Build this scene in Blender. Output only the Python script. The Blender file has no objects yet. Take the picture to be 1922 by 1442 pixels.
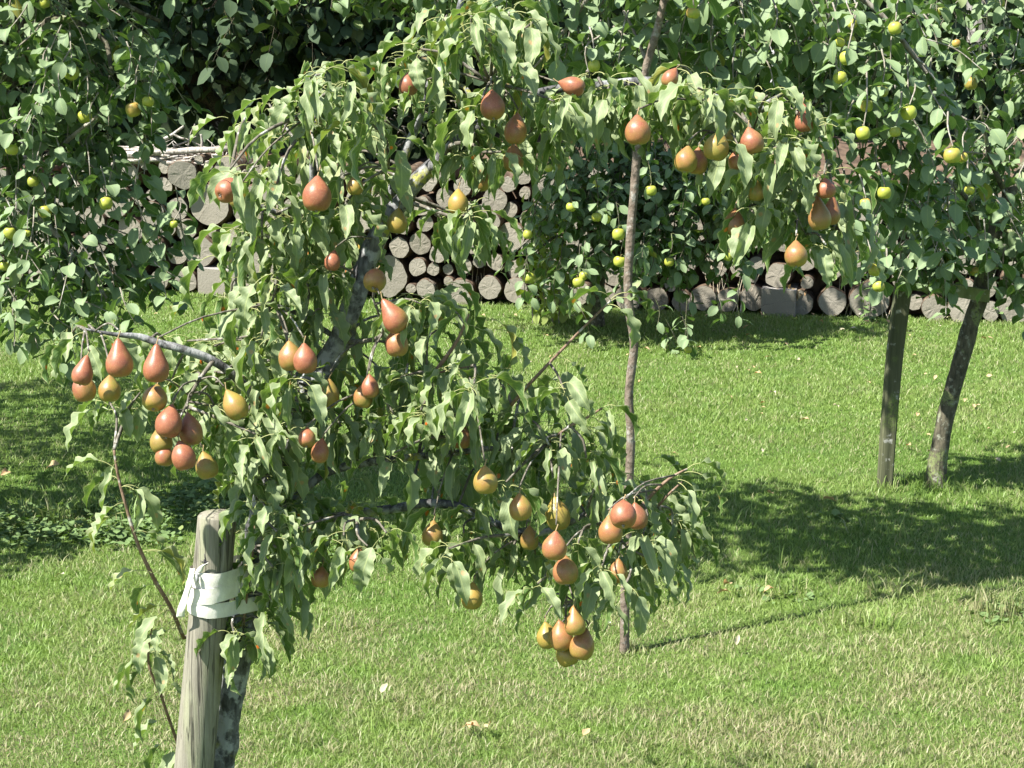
import bpy, math, random
import numpy as np
from mathutils import Vector, Matrix, noise as mnoise

random.seed(7)
RNG = np.random.default_rng(7)
S = bpy.context.scene
COL = S.collection
R = math.radians

# ------------------------------------------------------------------ camera, sky, sun, exposure
F, CX, CY, H, PITCH = 3600.0, 961.0, 721.0, 2.07, R(11.63)
cam_d = bpy.data.cameras.new('camera')
cam = bpy.data.objects.new('camera', cam_d)
COL.objects.link(cam)
cam.location = (0, 0, H)
cam.rotation_euler = (R(90) - PITCH, 0, 0)
cam_d.sensor_width = 36
cam_d.lens = 36 * F / 1922
cam_d.clip_start, cam_d.clip_end = 0.1, 2000
S.camera = cam

SUN_EL = R(54)
SUN_H = Vector((-0.855, -0.52)).normalized()
SUN = Vector((SUN_H.x * math.cos(SUN_EL), SUN_H.y * math.cos(SUN_EL), math.sin(SUN_EL)))
w = bpy.data.worlds.new('World')
S.world = w
w.use_nodes = True
nt = w.node_tree
bg = nt.nodes['Background']
sky = nt.nodes.new('ShaderNodeTexSky')
sky.sky_type = 'NISHITA'
sky.sun_disc = False
sky.sun_elevation = SUN_EL
sky.sun_rotation = math.atan2(SUN_H.x, SUN_H.y)
nt.links.new(sky.outputs[0], bg.inputs[0])
bg.inputs[1].default_value = 0.075
sd = bpy.data.lights.new('sun', 'SUN')
sd.energy = 4.9
sd.angle = R(0.53)
sd.color = (1.0, 0.955, 0.88)
sun = bpy.data.objects.new('sun', sd)
COL.objects.link(sun)
sun.location = (-20, -8, 30)
sun.rotation_euler = SUN.to_track_quat('Z', 'Y').to_euler()
S.view_settings.view_transform = 'Standard'
S.view_settings.look = 'None'
S.view_settings.gamma = 1
S.view_settings.use_curve_mapping = False
S.view_settings.exposure = 1.62
S.render.engine = 'CYCLES'
S.cycles.max_bounces = 6
S.cycles.diffuse_bounces = 3
S.cycles.transmission_bounces = 4
S.cycles.glossy_bounces = 2

SP, CP = math.sin(PITCH), math.cos(PITCH)


def ray(px, py):
    a, b = (px - CX) / F, (CY - py) / F
    return Vector((a, b * SP + CP, b * CP - SP))


def P(px, py, Y):
    d = ray(px, py)
    t = Y / d.y
    return Vector((d.x * t, Y, H + d.z * t))


def G(px, py):
    d = ray(px, py)
    t = H / -d.z
    return Vector((d.x * t, d.y * t, 0))


def project(pts):
    x, y, z = pts[:, 0], pts[:, 1], pts[:, 2] - H
    fw = y * CP - z * SP
    up = y * SP + z * CP
    return CX + F * x / fw, CY - F * up / fw, fw


# ------------------------------------------------------------------ object helpers
def tag(o, label=None, cat=None, group=None, kind=None):
    if label: o['label'] = label
    if cat: o['category'] = cat
    if group: o['group'] = group
    if kind: o['kind'] = kind
    return o


def empty(name, loc, label=None, cat=None, group=None):
    o = bpy.data.objects.new(name, None)
    o.empty_display_size = 0.05
    COL.objects.link(o)
    o.location = loc
    return tag(o, label, cat, group)


def link(name, me, parent=None, loc=None):
    """place mesh; vertices are in world space when loc is None, then moved into the parent's space"""
    o = bpy.data.objects.new(name, me)
    COL.objects.link(o)
    if parent is not None:
        o.parent = parent
        if loc is None:
            o.location = -parent_world(parent)
    if loc is not None:
        o.location = loc
    return o


def parent_world(p):
    v = Vector((0, 0, 0))
    while p is not None:
        v += Vector(p.location)
        p = p.parent
    return v


def mesh(name, v, f, mats, smooth=True, mi=None):
    me = bpy.data.meshes.new(name)
    me.from_pydata([tuple(x) for x in v], [], [tuple(x) for x in f])
    for m in (mats if isinstance(mats, (list, tuple)) else [mats]):
        me.materials.append(m)
    if smooth:
        me.polygons.foreach_set('use_smooth', [True] * len(me.polygons))
    if mi is not None:
        me.polygons.foreach_set('material_index', mi)
    me.update()
    return me


def spline(pts, sub=5):
    """Catmull-Rom through points (any dimension rows)"""
    p = np.array([list(q) for q in pts], float)
    if len(p) < 3:
        t = np.linspace(0, 1, sub + 1)[:, None]
        return p[0] * (1 - t) + p[1] * t
    q = np.vstack([2 * p[0] - p[1], p, 2 * p[-1] - p[-2]])
    out = []
    for i in range(1, len(q) - 2):
        for k in range(sub):
            t = k / sub
            a, b, c, d = q[i - 1], q[i], q[i + 1], q[i + 2]
            out.append(0.5 * (2 * b + (c - a) * t + (2 * a - 5 * b + 4 * c - d) * t * t + (3 * b - a - 3 * c + d) * t ** 3))
    out.append(q[-2])
    return np.array(out)


def tube(pts, rad, n=8, rough=0.0, cap=True, knots=0.0):
    """pts (k,3), rad (k) -> verts, faces"""
    pts = np.asarray(pts, float)
    k = len(pts)
    rad = np.broadcast_to(np.asarray(rad, float), (k,)) if np.ndim(rad) == 0 or len(np.atleast_1d(rad)) == k else np.interp(np.linspace(0, 1, k), np.linspace(0, 1, len(rad)), rad)
    V, Fc = [], []
    ref = Vector((0.3, 1, 0.2)).normalized()
    for i in range(k):
        a, b = pts[max(i - 1, 0)], pts[min(i + 1, k - 1)]
        t = Vector(b - a).normalized()
        s = t.cross(ref)
        if s.length < 1e-3:
            s = t.cross(Vector((1, 0, 0)))
        s.normalize()
        u = s.cross(t)
        for j in range(n):
            an = 2 * math.pi * j / n
            r = rad[i]
            if rough:
                q = Vector(pts[i]) * 14 + Vector((math.cos(an), math.sin(an), 0)) * 1.3
                r *= 1 + rough * mnoise.noise(q)
                if knots:
                    r *= 1 + knots * max(0, mnoise.noise(Vector(pts[i]) * 32 + Vector((math.cos(an), math.sin(an), 3))))
            d = s * math.cos(an) + u * math.sin(an)
            V.append(pts[i] + np.array(d) * r)
    for i in range(k - 1):
        for j in range(n):
            j2 = (j + 1) % n
            Fc.append((i * n + j, i * n + j2, (i + 1) * n + j2, (i + 1) * n + j))
    if cap:
        Fc.append(tuple(range(n - 1, -1, -1)))
        Fc.append(tuple((k - 1) * n + j for j in range(n)))
    return V, Fc


def join(parts):
    V, Fc = [], []
    for v, f in parts:
        o = len(V)
        V.extend(v)
        Fc.extend(tuple(i + o for i in q) for q in f)
    return V, Fc


# ------------------------------------------------------------------ materials
def new_mat(name):
    m = bpy.data.materials.new(name)
    m.use_nodes = True
    t = m.node_tree
    for n in list(t.nodes):
        t.nodes.remove(n)
    out = t.nodes.new('ShaderNodeOutputMaterial')
    return m, t, out


class N:
    """small node-building helper"""
    def __init__(self, t):
        self.t = t

    def _in(self, sock, v):
        if hasattr(v, 'is_output') or hasattr(v, 'links'):
            self.t.links.new(v, sock)
        elif isinstance(v, (tuple, list)):
            sock.default_value = tuple(v) + (1,) if len(v) == 3 and len(sock.default_value) == 4 else v
        else:
            sock.default_value = v

    def math(self, op, a, b=0.0, c=None, clamp=False):
        n = self.t.nodes.new('ShaderNodeMath')
        n.operation = op
        n.use_clamp = clamp
        self._in(n.inputs[0], a)
        self._in(n.inputs[1], b)
        if c is not None:
            self._in(n.inputs[2], c)
        return n.outputs[0]

    def mix(self, f, a, b):
        n = self.t.nodes.new('ShaderNodeMix')
        n.data_type = 'RGBA'
        self._in(n.inputs[0], f)
        self._in(n.inputs[6], a)
        self._in(n.inputs[7], b)
        return n.outputs[2]

    def ramp(self, f, a, b):
        n = self.t.nodes.new('ShaderNodeMapRange')
        n.clamp = True
        self._in(n.inputs[0], f)
        n.inputs[1].default_value = a
        n.inputs[2].default_value = b
        return n.outputs[0]

    def noise(self, vec, scale, detail=3, rough=0.55):
        n = self.t.nodes.new('ShaderNodeTexNoise')
        if vec is not None:
            self.t.links.new(vec, n.inputs['Vector'])
        n.inputs['Scale'].default_value = scale
        n.inputs['Detail'].default_value = detail
        n.inputs['Roughness'].default_value = rough
        return n.outputs['Fac']

    def voronoi(self, vec, scale, feature='F1'):
        n = self.t.nodes.new('ShaderNodeTexVoronoi')
        n.feature = feature
        if vec is not None:
            self.t.links.new(vec, n.inputs['Vector'])
        n.inputs['Scale'].default_value = scale
        return n.outputs[0]

    def mapping(self, vec, scale):
        n = self.t.nodes.new('ShaderNodeMapping')
        self.t.links.new(vec, n.inputs[0])
        n.inputs['Scale'].default_value = scale
        return n.outputs[0]

    def sep(self, vec):
        n = self.t.nodes.new('ShaderNodeSeparateXYZ')
        self.t.links.new(vec, n.inputs[0])
        return n.outputs

    def uv(self, name):
        n = self.t.nodes.new('ShaderNodeUVMap')
        n.uv_map = name
        return n.outputs[0]

    def obj(self):
        return self.t.nodes.new('ShaderNodeTexCoord').outputs['Object']

    def geo(self, out='Position'):
        return self.t.nodes.new('ShaderNodeNewGeometry').outputs[out]

    def rand(self):
        return self.t.nodes.new('ShaderNodeObjectInfo').outputs['Random']

    def attr(self, name, typ='OBJECT'):
        n = self.t.nodes.new('ShaderNodeAttribute')
        n.attribute_type = typ
        n.attribute_name = name
        return n.outputs['Fac']

    def bump(self, h, strength, dist):
        n = self.t.nodes.new('ShaderNodeBump')
        n.inputs['Strength'].default_value = strength
        n.inputs['Distance'].default_value = dist
        self.t.links.new(h, n.inputs['Height'])
        return n.outputs[0]

    def principled(self, col, rough=0.6, spec=0.4, normal=None):
        n = self.t.nodes.new('ShaderNodeBsdfPrincipled')
        self._in(n.inputs['Base Color'], col)
        self._in(n.inputs['Roughness'], rough)
        n.inputs['Specular IOR Level'].default_value = spec
        if normal is not None:
            self.t.links.new(normal, n.inputs['Normal'])
        return n.outputs[0]

    def translucent(self, col):
        n = self.t.nodes.new('ShaderNodeBsdfTranslucent')
        self._in(n.inputs[0], col)
        return n.outputs[0]

    def mixsh(self, f, a, b):
        n = self.t.nodes.new('ShaderNodeMixShader')
        self._in(n.inputs[0], f)
        self.t.links.new(a, n.inputs[1])
        self.t.links.new(b, n.inputs[2])
        return n.outputs[0]


def leaf_mat(name, top, top2, under, rib, edge, petiole, spots=0.0, rough=0.42, spec=0.45, trans=0.28, transcol=(0.20, 0.34, 0.03), old=(0.26, 0.25, 0.05), oldp=0.03, vein=0.35, dust=0.25):
    m, t, out = new_mat(name)
    n = N(t)
    u, v, _ = n.sep(n.uv('uv'))
    r1 = n.sep(n.uv('rnd'))[0]
    r = n.math('FRACT', n.math('ADD', r1, n.rand()))
    du = n.math('ABSOLUTE', n.math('SUBTRACT', u, 0.5))
    col = n.mix(r, top, top2)
    isold = n.math('LESS_THAN', n.math('FRACT', n.math('MULTIPLY', r, 17.3)), oldp)
    col = n.mix(isold, col, old)
    blot = n.ramp(n.noise(n.geo(), 45, 3), 0.42, 0.75)
    col = n.mix(n.math('MULTIPLY', blot, dust), col, under)
    # side veins slant forward from the midrib
    ph = n.math('SUBTRACT', n.math('MULTIPLY', v, 9.0), n.math('MULTIPLY', du, 6.0))
    saw = n.math('ABSOLUTE', n.math('SUBTRACT', n.math('FRACT', ph), 0.5))
    veinm = n.math('MULTIPLY', n.math('LESS_THAN', saw, 0.07), vein)
    col = n.mix(veinm, col, rib)
    col = n.mix(n.ramp(du, 0.40, 0.48), col, edge)
    if spots:
        has = n.math('LESS_THAN', n.math('FRACT', n.math('MULTIPLY', r, 7.7)), spots)
        sx = n.math('ADD', 0.24, n.math('MULTIPLY', 0.52, n.math('FRACT', n.math('MULTIPLY', r, 31.7))))
        sy = n.math('ADD', 0.2, n.math('MULTIPLY', 0.6, n.math('FRACT', n.math('MULTIPLY', r, 57.1))))
        dx = n.math('MULTIPLY', n.math('SUBTRACT', u, sx), 0.42)
        dy = n.math('SUBTRACT', v, sy)
        dd = n.math('SQRT', n.math('ADD', n.math('MULTIPLY', dx, dx), n.math('MULTIPLY', dy, dy)))
        dd = n.math('ADD', dd, n.math('MULTIPLY', n.math('SUBTRACT', n.noise(n.geo(), 220, 1), 0.5), 0.03))
        sp = n.math('MULTIPLY', has, n.ramp(dd, 0.062, 0.04))
        col = n.mix(sp, col, (0.62, 0.13, 0.02))
    ribm = n.ramp(du, 0.045, 0.02)
    colf = n.mix(n.math('MULTIPLY', ribm, 0.85), col, rib)
    back = n.mix(0.72, col, under)
    back = n.mix(n.math('MULTIPLY', ribm, 0.6), back, rib)
    bf = n.geo('Backfacing')
    c = n.mix(bf, colf, back)
    c = n.mix(n.math('LESS_THAN', v, -0.01), c, petiole)
    rg = n.math('ADD', rough, n.math('MULTIPLY', bf, 0.3))
    hgt = n.math('ADD', n.math('MULTIPLY', saw, 0.5), n.noise(n.geo(), 90, 2))
    b = n.bump(hgt, 0.25, 0.002)
    sh = n.principled(c, rg, spec, b)
    sh = n.mixsh(trans, sh, n.translucent(n.mix(0.3, transcol, c)))
    t.links.new(sh, out.inputs[0])
    return m


M = {}
M['pear_leaf'] = leaf_mat('pear leaf', (0.046, 0.104, 0.025), (0.100, 0.175, 0.042), (0.23, 0.28, 0.14), (0.36, 0.42, 0.17), (0.38, 0.42, 0.18), (0.36, 0.38, 0.15), spots=0.30, oldp=0.03, rough=0.33, spec=0.6)
M['apple_leaf'] = leaf_mat('apple leaf', (0.042, 0.104, 0.030), (0.080, 0.155, 0.042), (0.20, 0.27, 0.14), (0.24, 0.31, 0.13), (0.14, 0.2, 0.07), (0.22, 0.26, 0.1), rough=0.36, spec=0.5, trans=0.24, transcol=(0.16, 0.3, 0.03), oldp=0.012, dust=0.15)
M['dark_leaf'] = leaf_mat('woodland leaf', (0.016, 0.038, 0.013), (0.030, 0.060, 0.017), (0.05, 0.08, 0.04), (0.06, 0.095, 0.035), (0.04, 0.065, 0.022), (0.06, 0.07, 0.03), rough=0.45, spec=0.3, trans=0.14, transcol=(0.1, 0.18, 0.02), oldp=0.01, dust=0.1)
M['bright_leaf'] = leaf_mat('yellow green leaf', (0.16, 0.26, 0.03), (0.24, 0.33, 0.05), (0.3, 0.36, 0.12), (0.36, 0.4, 0.12), (0.3, 0.36, 0.1), (0.3, 0.34, 0.1), rough=0.5, spec=0.3, trans=0.35, transcol=(0.34, 0.46, 0.03))
M['weed_leaf'] = leaf_mat('weed leaf', (0.05, 0.125, 0.03), (0.085, 0.18, 0.04), (0.14, 0.2, 0.08), (0.16, 0.24, 0.08), (0.1, 0.18, 0.05), (0.1, 0.16, 0.05), rough=0.55, spec=0.3, trans=0.2, dust=0.1)
M['dead_leaf'] = leaf_mat('fallen leaf', (0.27, 0.16, 0.06), (0.36, 0.27, 0.13), (0.40, 0.32, 0.19), (0.5, 0.36, 0.16), (0.45, 0.27, 0.1), (0.35, 0.2, 0.08), rough=0.7, spec=0.2, trans=0.12, transcol=(0.4, 0.25, 0.05), oldp=0.15, old=(0.5, 0.16, 0.04))
M['pale_dead_leaf'] = leaf_mat('pale fallen leaf', (0.32, 0.28, 0.18), (0.38, 0.34, 0.23), (0.36, 0.33, 0.24), (0.3, 0.24, 0.14), (0.6, 0.5, 0.3), (0.5, 0.4, 0.2), rough=0.7, spec=0.2, trans=0.1, oldp=0)


def bark_mat(name, c1, c2, lichen=0.0, lichcol=(0.42, 0.38, 0.05), pale=0.3, palecol=(0.42, 0.42, 0.38), scale=1.0, zs=0.35):
    m, t, out = new_mat(name)
    n = N(t)
    p = n.geo()
    ps = n.mapping(p, (1, 1, zs))
    a = n.noise(ps, 60 * scale, 5, 0.65)
    col = n.mix(n.ramp(a, 0.35, 0.65), c1, c2)
    pl = n.ramp(n.noise(p, 34 * scale, 4, 0.6), 0.62 - pale * 0.3, 0.70 - pale * 0.25)
    col = n.mix(n.math('MULTIPLY', pl, 0.8), col, palecol)
    if lichen:
        ly = n.math('MULTIPLY', n.ramp(n.noise(p, 11 * scale, 2), 0.60 - lichen * 0.2, 0.66 - lichen * 0.2), n.ramp(n.noise(p, 120, 3), 0.4, 0.55))
        col = n.mix(ly, col, lichcol)
    b = n.bump(n.math('ADD', a, n.math('MULTIPLY', n.voronoi(ps, 70 * scale), 0.5)), 0.9, 0.006)
    t.links.new(n.principled(col, 0.85, 0.2, b), out.inputs[0])
    return m


M['pear_bark'] = bark_mat('pear bark', (0.035, 0.034, 0.034), (0.15, 0.15, 0.15), lichen=0.16, lichcol=(0.26, 0.26, 0.07), pale=0.50, palecol=(0.30, 0.31, 0.305))
M['pear_bark_young'] = bark_mat('young pear wood', (0.14, 0.09, 0.06), (0.24, 0.17, 0.12), lichen=0.0, pale=0.15)
M['spur'] = bark_mat('pear spur wood', (0.08, 0.07, 0.055), (0.18, 0.165, 0.13), lichen=0.0, pale=0.2)
M['sapling_bark'] = bark_mat('sapling bark', (0.11, 0.085, 0.064), (0.20, 0.165, 0.13), lichen=0.0, pale=0.22, palecol=(0.27, 0.26, 0.23), zs=0.8)
M['apple_bark'] = bark_mat('apple bark', (0.045, 0.042, 0.03), (0.12, 0.11, 0.075), lichen=0.35, lichcol=(0.16, 0.19, 0.08), pale=0.2, palecol=(0.25, 0.26, 0.2))
M['apple_twig'] = bark_mat('apple twig', (0.16, 0.14, 0.11), (0.3, 0.28, 0.23), pale=0.2)
M['dark_bark'] = bark_mat('dark bark', (0.03, 0.026, 0.018), (0.07, 0.06, 0.04), lichen=0.35, lichcol=(0.12, 0.12, 0.05), pale=0.05, scale=0.4)
M['stick'] = bark_mat('dead stick', (0.2, 0.17, 0.14), (0.4, 0.37, 0.33), pale=0.3, palecol=(0.5, 0.48, 0.44))
M['stalk'] = bark_mat('dry stalk', (0.4, 0.33, 0.22), (0.58, 0.5, 0.38), pale=0.2, palecol=(0.6, 0.55, 0.45))
M['moss_post'] = bark_mat('green weathered stake', (0.05, 0.056, 0.03), (0.11, 0.115, 0.065), lichen=0.2, lichcol=(0.12, 0.16, 0.05), pale=0.05, scale=0.5, zs=0.06)
M['rail'] = bark_mat('mossy rail', (0.12, 0.14, 0.06), (0.2, 0.22, 0.1), lichen=0.3, lichcol=(0.17, 0.22, 0.06), pale=0.1, scale=0.5)
M['grey_post'] = bark_mat('grey post', (0.16, 0.15, 0.14), (0.3, 0.29, 0.27), pale=0.2, scale=0.5, zs=0.08)


def post_mat():
    m, t, out = new_mat('weathered post wood')
    n = N(t)
    p = n.obj()
    g = n.mapping(p, (1, 1, 0.035))
    grain = n.noise(g, 150, 5, 0.7)
    big = n.noise(n.mapping(p, (1, 1, 0.12)), 26, 3)
    col = n.mix(n.ramp(grain, 0.3, 0.7), (0.145, 0.135, 0.105), (0.265, 0.25, 0.20))
    col = n.mix(n.math('MULTIPLY', n.ramp(big, 0.5, 0.68), 0.5), col, (0.27, 0.29, 0.17))
    dark = n.ramp(n.noise(n.mapping(p, (1, 1, 0.018)), 85, 2, 0.5), 0.405, 0.37)
    col = n.mix(n.math('MULTIPLY', dark, 0.75), col, (0.06, 0.055, 0.045))
    ck = n.math('ABSOLUTE', n.math('SUBTRACT', n.noise(n.mapping(p, (1, 1, 0.02)), 42, 2, 0.5), 0.5))
    ckm = n.math('MULTIPLY', n.ramp(ck, 0.012, 0.004), n.ramp(n.noise(n.mapping(p, (1, 1, 0.3)), 22, 2), 0.42, 0.55))
    col = n.mix(n.math('MULTIPLY', ckm, 0.85), col, (0.045, 0.04, 0.034))
    col = n.mix(n.math('MULTIPLY', n.ramp(n.noise(p, 18, 4, 0.65), 0.5, 0.72), 0.45), col, (0.13, 0.125, 0.085))
    b = n.bump(n.math('SUBTRACT', grain, ckm), 0.7, 0.004)
    t.links.new(n.principled(col, 0.85, 0.2, b), out.inputs[0])
    return m


M['post'] = post_mat()


def endgrain_mat(name, c1, c2, c3):
    m, t, out = new_mat(name)
    n = N(t)
    p = n.obj()
    r = n.rand()
    x, y, z = n.sep(p)
    rr = n.math('SQRT', n.math('ADD', n.math('MULTIPLY', x, x), n.math('MULTIPLY', z, z)))
    rr = n.math('ADD', rr, n.math('MULTIPLY', n.noise(p, 9, 2), 0.03))
    ring = n.math('ABSOLUTE', n.math('SUBTRACT', n.math('FRACT', n.math('MULTIPLY', rr, 120)), 0.5))
    col = n.mix(r, c1, c2)
    col = n.mix(n.math('MULTIPLY', n.math('FRACT', n.math('MULTIPLY', r, 9.1)), 0.6), col, (0.27, 0.22, 0.155))
    col = n.mix(n.math('MULTIPLY', n.ramp(n.noise(p, 5, 2), 0.5, 0.7), 0.5), col, (0.19, 0.165, 0.12))
    col = n.mix(n.math('MULTIPLY', n.ramp(ring, 0.1, 0.3), 0.35), c3, col)
    st = n.ramp(n.noise(p, 14, 4, 0.6), 0.5, 0.75)
    col = n.mix(n.math('MULTIPLY', st, 0.5), col, c3)
    # radial drying cracks
    ang = n.math('ARCTAN2', z, x)
    cr = n.math('ABSOLUTE', n.math('SUBTRACT', n.math('FRACT', n.math('ADD', n.math('MULTIPLY', ang, 0.3183), n.math('ADD', r, n.math('MULTIPLY', n.noise(p, 16, 3), 0.16)))), 0.5))
    crm = n.math('MULTIPLY', n.math('LESS_THAN', cr, n.math('MULTIPLY', 0.009, n.noise(p, 5, 1))), n.ramp(n.math('ADD', rr, n.math('MULTIPLY', n.noise(p, 7, 0), 0.05)), 0.04, 0.07))
    col = n.mix(n.math('MULTIPLY', n.math('MULTIPLY', crm, n.math('GREATER_THAN', n.math('FRACT', n.math('MULTIPLY', r, 5.3)), 0.55)), 0.7), col, (0.06, 0.05, 0.04))
    b = n.bump(n.math('ADD', n.noise(p, 70, 4), n.math('MULTIPLY', ring, 0.4)), 0.6, 0.006)
    t.links.new(n.principled(col, 0.9, 0.15, b), out.inputs[0])
    return m


M['endgrain'] = endgrain_mat('log cut face', (0.30, 0.275, 0.225), (0.41, 0.385, 0.33), (0.20, 0.185, 0.15))
M['logbark'] = bark_mat('log bark', (0.05, 0.035, 0.024), (0.15, 0.105, 0.07), pale=0.1, palecol=(0.25, 0.24, 0.2), scale=0.4, zs=1)


def simple_mat(name, c1, c2, scale=30, rough=0.8, bump=0.5, spec=0.2):
    m, t, out = new_mat(name)
    n = N(t)
    p = n.obj()
    a = n.noise(p, scale, 4, 0.6)
    col = n.mix(n.ramp(a, 0.35, 0.65), c1, c2)
    t.links.new(n.principled(col, rough, spec, n.bump(a, bump, 0.004)), out.inputs[0])
    return m


M['earth'] = simple_mat('earth', (0.045, 0.032, 0.023), (0.13, 0.09, 0.062), 14, 0.95, 1.0)
M['webbing'] = None
M['nail'] = simple_mat('nail', (0.25, 0.25, 0.26), (0.35, 0.35, 0.36), 60, 0.5, 0.2, 0.5)
M['knot'] = simple_mat('knot', (0.03, 0.028, 0.03), (0.07, 0.065, 0.07), 90, 0.9, 0.8)
M['white_paint'] = simple_mat('white paint', (0.72, 0.72, 0.72), (0.8, 0.8, 0.8), 20, 0.6, 0.1)
M['lady_red'] = simple_mat('ladybird red', (0.35, 0.02, 0.01), (0.45, 0.04, 0.02), 300, 0.25, 0.0, 0.5)
M['lady_black'] = simple_mat('ladybird black', (0.01, 0.01, 0.01), (0.02, 0.02, 0.02), 300, 0.3, 0.0, 0.5)
M['calyx'] = simple_mat('calyx', (0.16, 0.14, 0.11), (0.42, 0.4, 0.36), 400, 0.8, 0.2)
M['fruit_stalk'] = simple_mat('fruit stalk', (0.22, 0.16, 0.08), (0.33, 0.25, 0.13), 200, 0.7, 0.2)
M['hedge_shade'] = simple_mat('hedge shade', (0.012, 0.02, 0.010), (0.025, 0.04, 0.016), 9, 0.9, 1.0)  # near black: deep shade between the trees put into the colour


def webbing_mat():
    m, t, out = new_mat('white webbing')
    n = N(t)
    p = n.obj()
    wv = n.math('ABSOLUTE', n.math('SUBTRACT', n.math('FRACT', n.math('MULTIPLY', n.sep(p)[2], 420)), 0.5))
    col = n.mix(n.ramp(n.noise(p, 40, 4), 0.35, 0.7), (0.60, 0.59, 0.52), (0.72, 0.71, 0.64))
    col = n.mix(n.math('MULTIPLY', n.ramp(n.noise(p, 12, 3), 0.55, 0.7), 0.3), col, (0.42, 0.44, 0.36))
    t.links.new(n.principled(col, 0.75, 0.25, n.bump(n.math('ADD', wv, n.noise(p, 200, 2)), 0.5, 0.002)), out.inputs[0])
    return m


M['webbing'] = webbing_mat()


def fruit_mat(name, base1, base2, blush1, blush2, dots, rough=0.33, russet=0.4, axis=(-0.45, -0.75, 0.45)):
    """skin pigment: ground colour, red blush on one cheek, lenticels; obj props blush / tone, tone also paints shade into the skin"""
    m, t, out = new_mat(name)
    n = N(t)
    p = n.obj()
    bl = n.attr('blush')
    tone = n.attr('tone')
    x, y, z = n.sep(p)
    side = n.math('ADD', n.math('ADD', n.math('MULTIPLY', x, axis[0]), n.math('MULTIPLY', y, axis[1])), n.math('MULTIPLY', z, axis[2]))
    r = n.rand()
    off = t.nodes.new('ShaderNodeVectorMath')
    off.operation = 'ADD'
    cmb = t.nodes.new('ShaderNodeCombineXYZ')
    for k in range(3):
        t.links.new(n.math('MULTIPLY', r, 37.0 + 11 * k), cmb.inputs[k])
    t.links.new(p, off.inputs[0])
    t.links.new(cmb.outputs[0], off.inputs[1])
    q = off.outputs[0]
    base = n.mix(n.ramp(n.noise(q, 2.2, 3), 0.35, 0.65), base1, base2)
    blc = n.mix(n.ramp(n.noise(q, 3.0, 4, 0.65), 0.35, 0.65), blush1, blush2)
    f = n.math('ADD', n.math('ADD', n.math('MULTIPLY', side, 0.8), n.math('MULTIPLY', n.math('SUBTRACT', n.noise(q, 2.4, 4, 0.6), 0.5), 1.1)), n.math('SUBTRACT', n.math('MULTIPLY', bl, 1.7), 0.68))
    col = n.mix(n.ramp(f, -0.05, 0.75), base, blc)
    d = n.ramp(n.voronoi(q, 17), 0.26, 0.14)
    col = n.mix(n.math('MULTIPLY', d, 0.45), col, dots)
    rs = n.ramp(n.noise(q, 7, 5, 0.7), 0.56, 0.72)
    col = n.mix(n.math('MULTIPLY', rs, russet), col, (0.27, 0.135, 0.05))
    col = n.mix(tone, col, (0.10, 0.05, 0.025))  # darker skin; for fruit hanging in shade the shade is painted in
    b = n.bump(n.noise(q, 30, 3), 0.06, 0.01)
    t.links.new(n.principled(col, n.math('ADD', rough, n.math('MULTIPLY', n.noise(q, 9, 3), 0.18)), 0.42, b), out.inputs[0])
    return m


M['pear_skin'] = fruit_mat('pear skin', (0.30, 0.20, 0.042), (0.21, 0.19, 0.040), (0.29, 0.108, 0.055), (0.215, 0.075, 0.042), (0.42, 0.28, 0.16), rough=0.33)
M['apple_skin'] = fruit_mat('apple skin', (0.36, 0.36, 0.05), (0.27, 0.33, 0.045), (0.36, 0.14, 0.05), (0.38, 0.21, 0.07), (0.34, 0.33, 0.17), rough=0.36, russet=0.1)


def grass_colour(n, h, r):
    """shared by turf and blades: world-space patches of dry and lush grass"""
    p = n.geo()
    patch = n.noise(n.mapping(p, (1, 1.5, 1)), 1.5, 4, 0.6)
    fine = n.noise(p, 9.0, 3, 0.6)
    y = n.sep(p)[1]
    near = n.ramp(y, 7.2, 5.2)
    dry = n.math('ADD', n.math('MULTIPLY', n.ramp(patch, 0.40, 0.64), 0.7), n.math('MULTIPLY', n.ramp(fine, 0.42, 0.66), 0.45))
    dry = n.math('MULTIPLY', dry, n.math('ADD', 0.28, n.math('MULTIPLY', near, 0.72)))
    dry = n.math('ADD', dry, 0.05)
    lush = n.mix(n.ramp(n.noise(p, 0.9, 3), 0.35, 0.65), (0.130, 0.240, 0.042), (0.185, 0.282, 0.064))
    lush = n.mix(n.math('MULTIPLY', n.ramp(n.noise(p, 4.5, 3), 0.48, 0.7), 0.5), lush, (0.082, 0.196, 0.038))
    return lush, dry


def grass_mat():
    m, t, out = new_mat('grass blades')
    n = N(t)
    u, v, _ = n.sep(n.uv('uv'))
    r = n.sep(n.uv('rnd'))[0]
    lush, dry = grass_colour(n, v, r)
    lush = n.mix(n.math('MULTIPLY', n.math('FRACT', n.math('MULTIPLY', r, 13.7)), 0.6), lush, (0.17, 0.27, 0.045))
    isdry = n.math('LESS_THAN', r, dry)
    straw = n.mix(n.math('FRACT', n.math('MULTIPLY', r, 91.3)), (0.37, 0.335, 0.22), (0.27, 0.23, 0.13))
    col = n.mix(n.math('MULTIPLY', isdry, 0.6), n.mix(n.math('MULTIPLY', dry, 0.95), lush, (0.31, 0.295, 0.16)), straw)
    sh = n.principled(col, 0.5, 0.35)
    sh = n.mixsh(0.3, sh, n.translucent(n.mix(0.5, col, (0.24, 0.36, 0.03))))
    t.links.new(sh, out.inputs[0])
    return m


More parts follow.
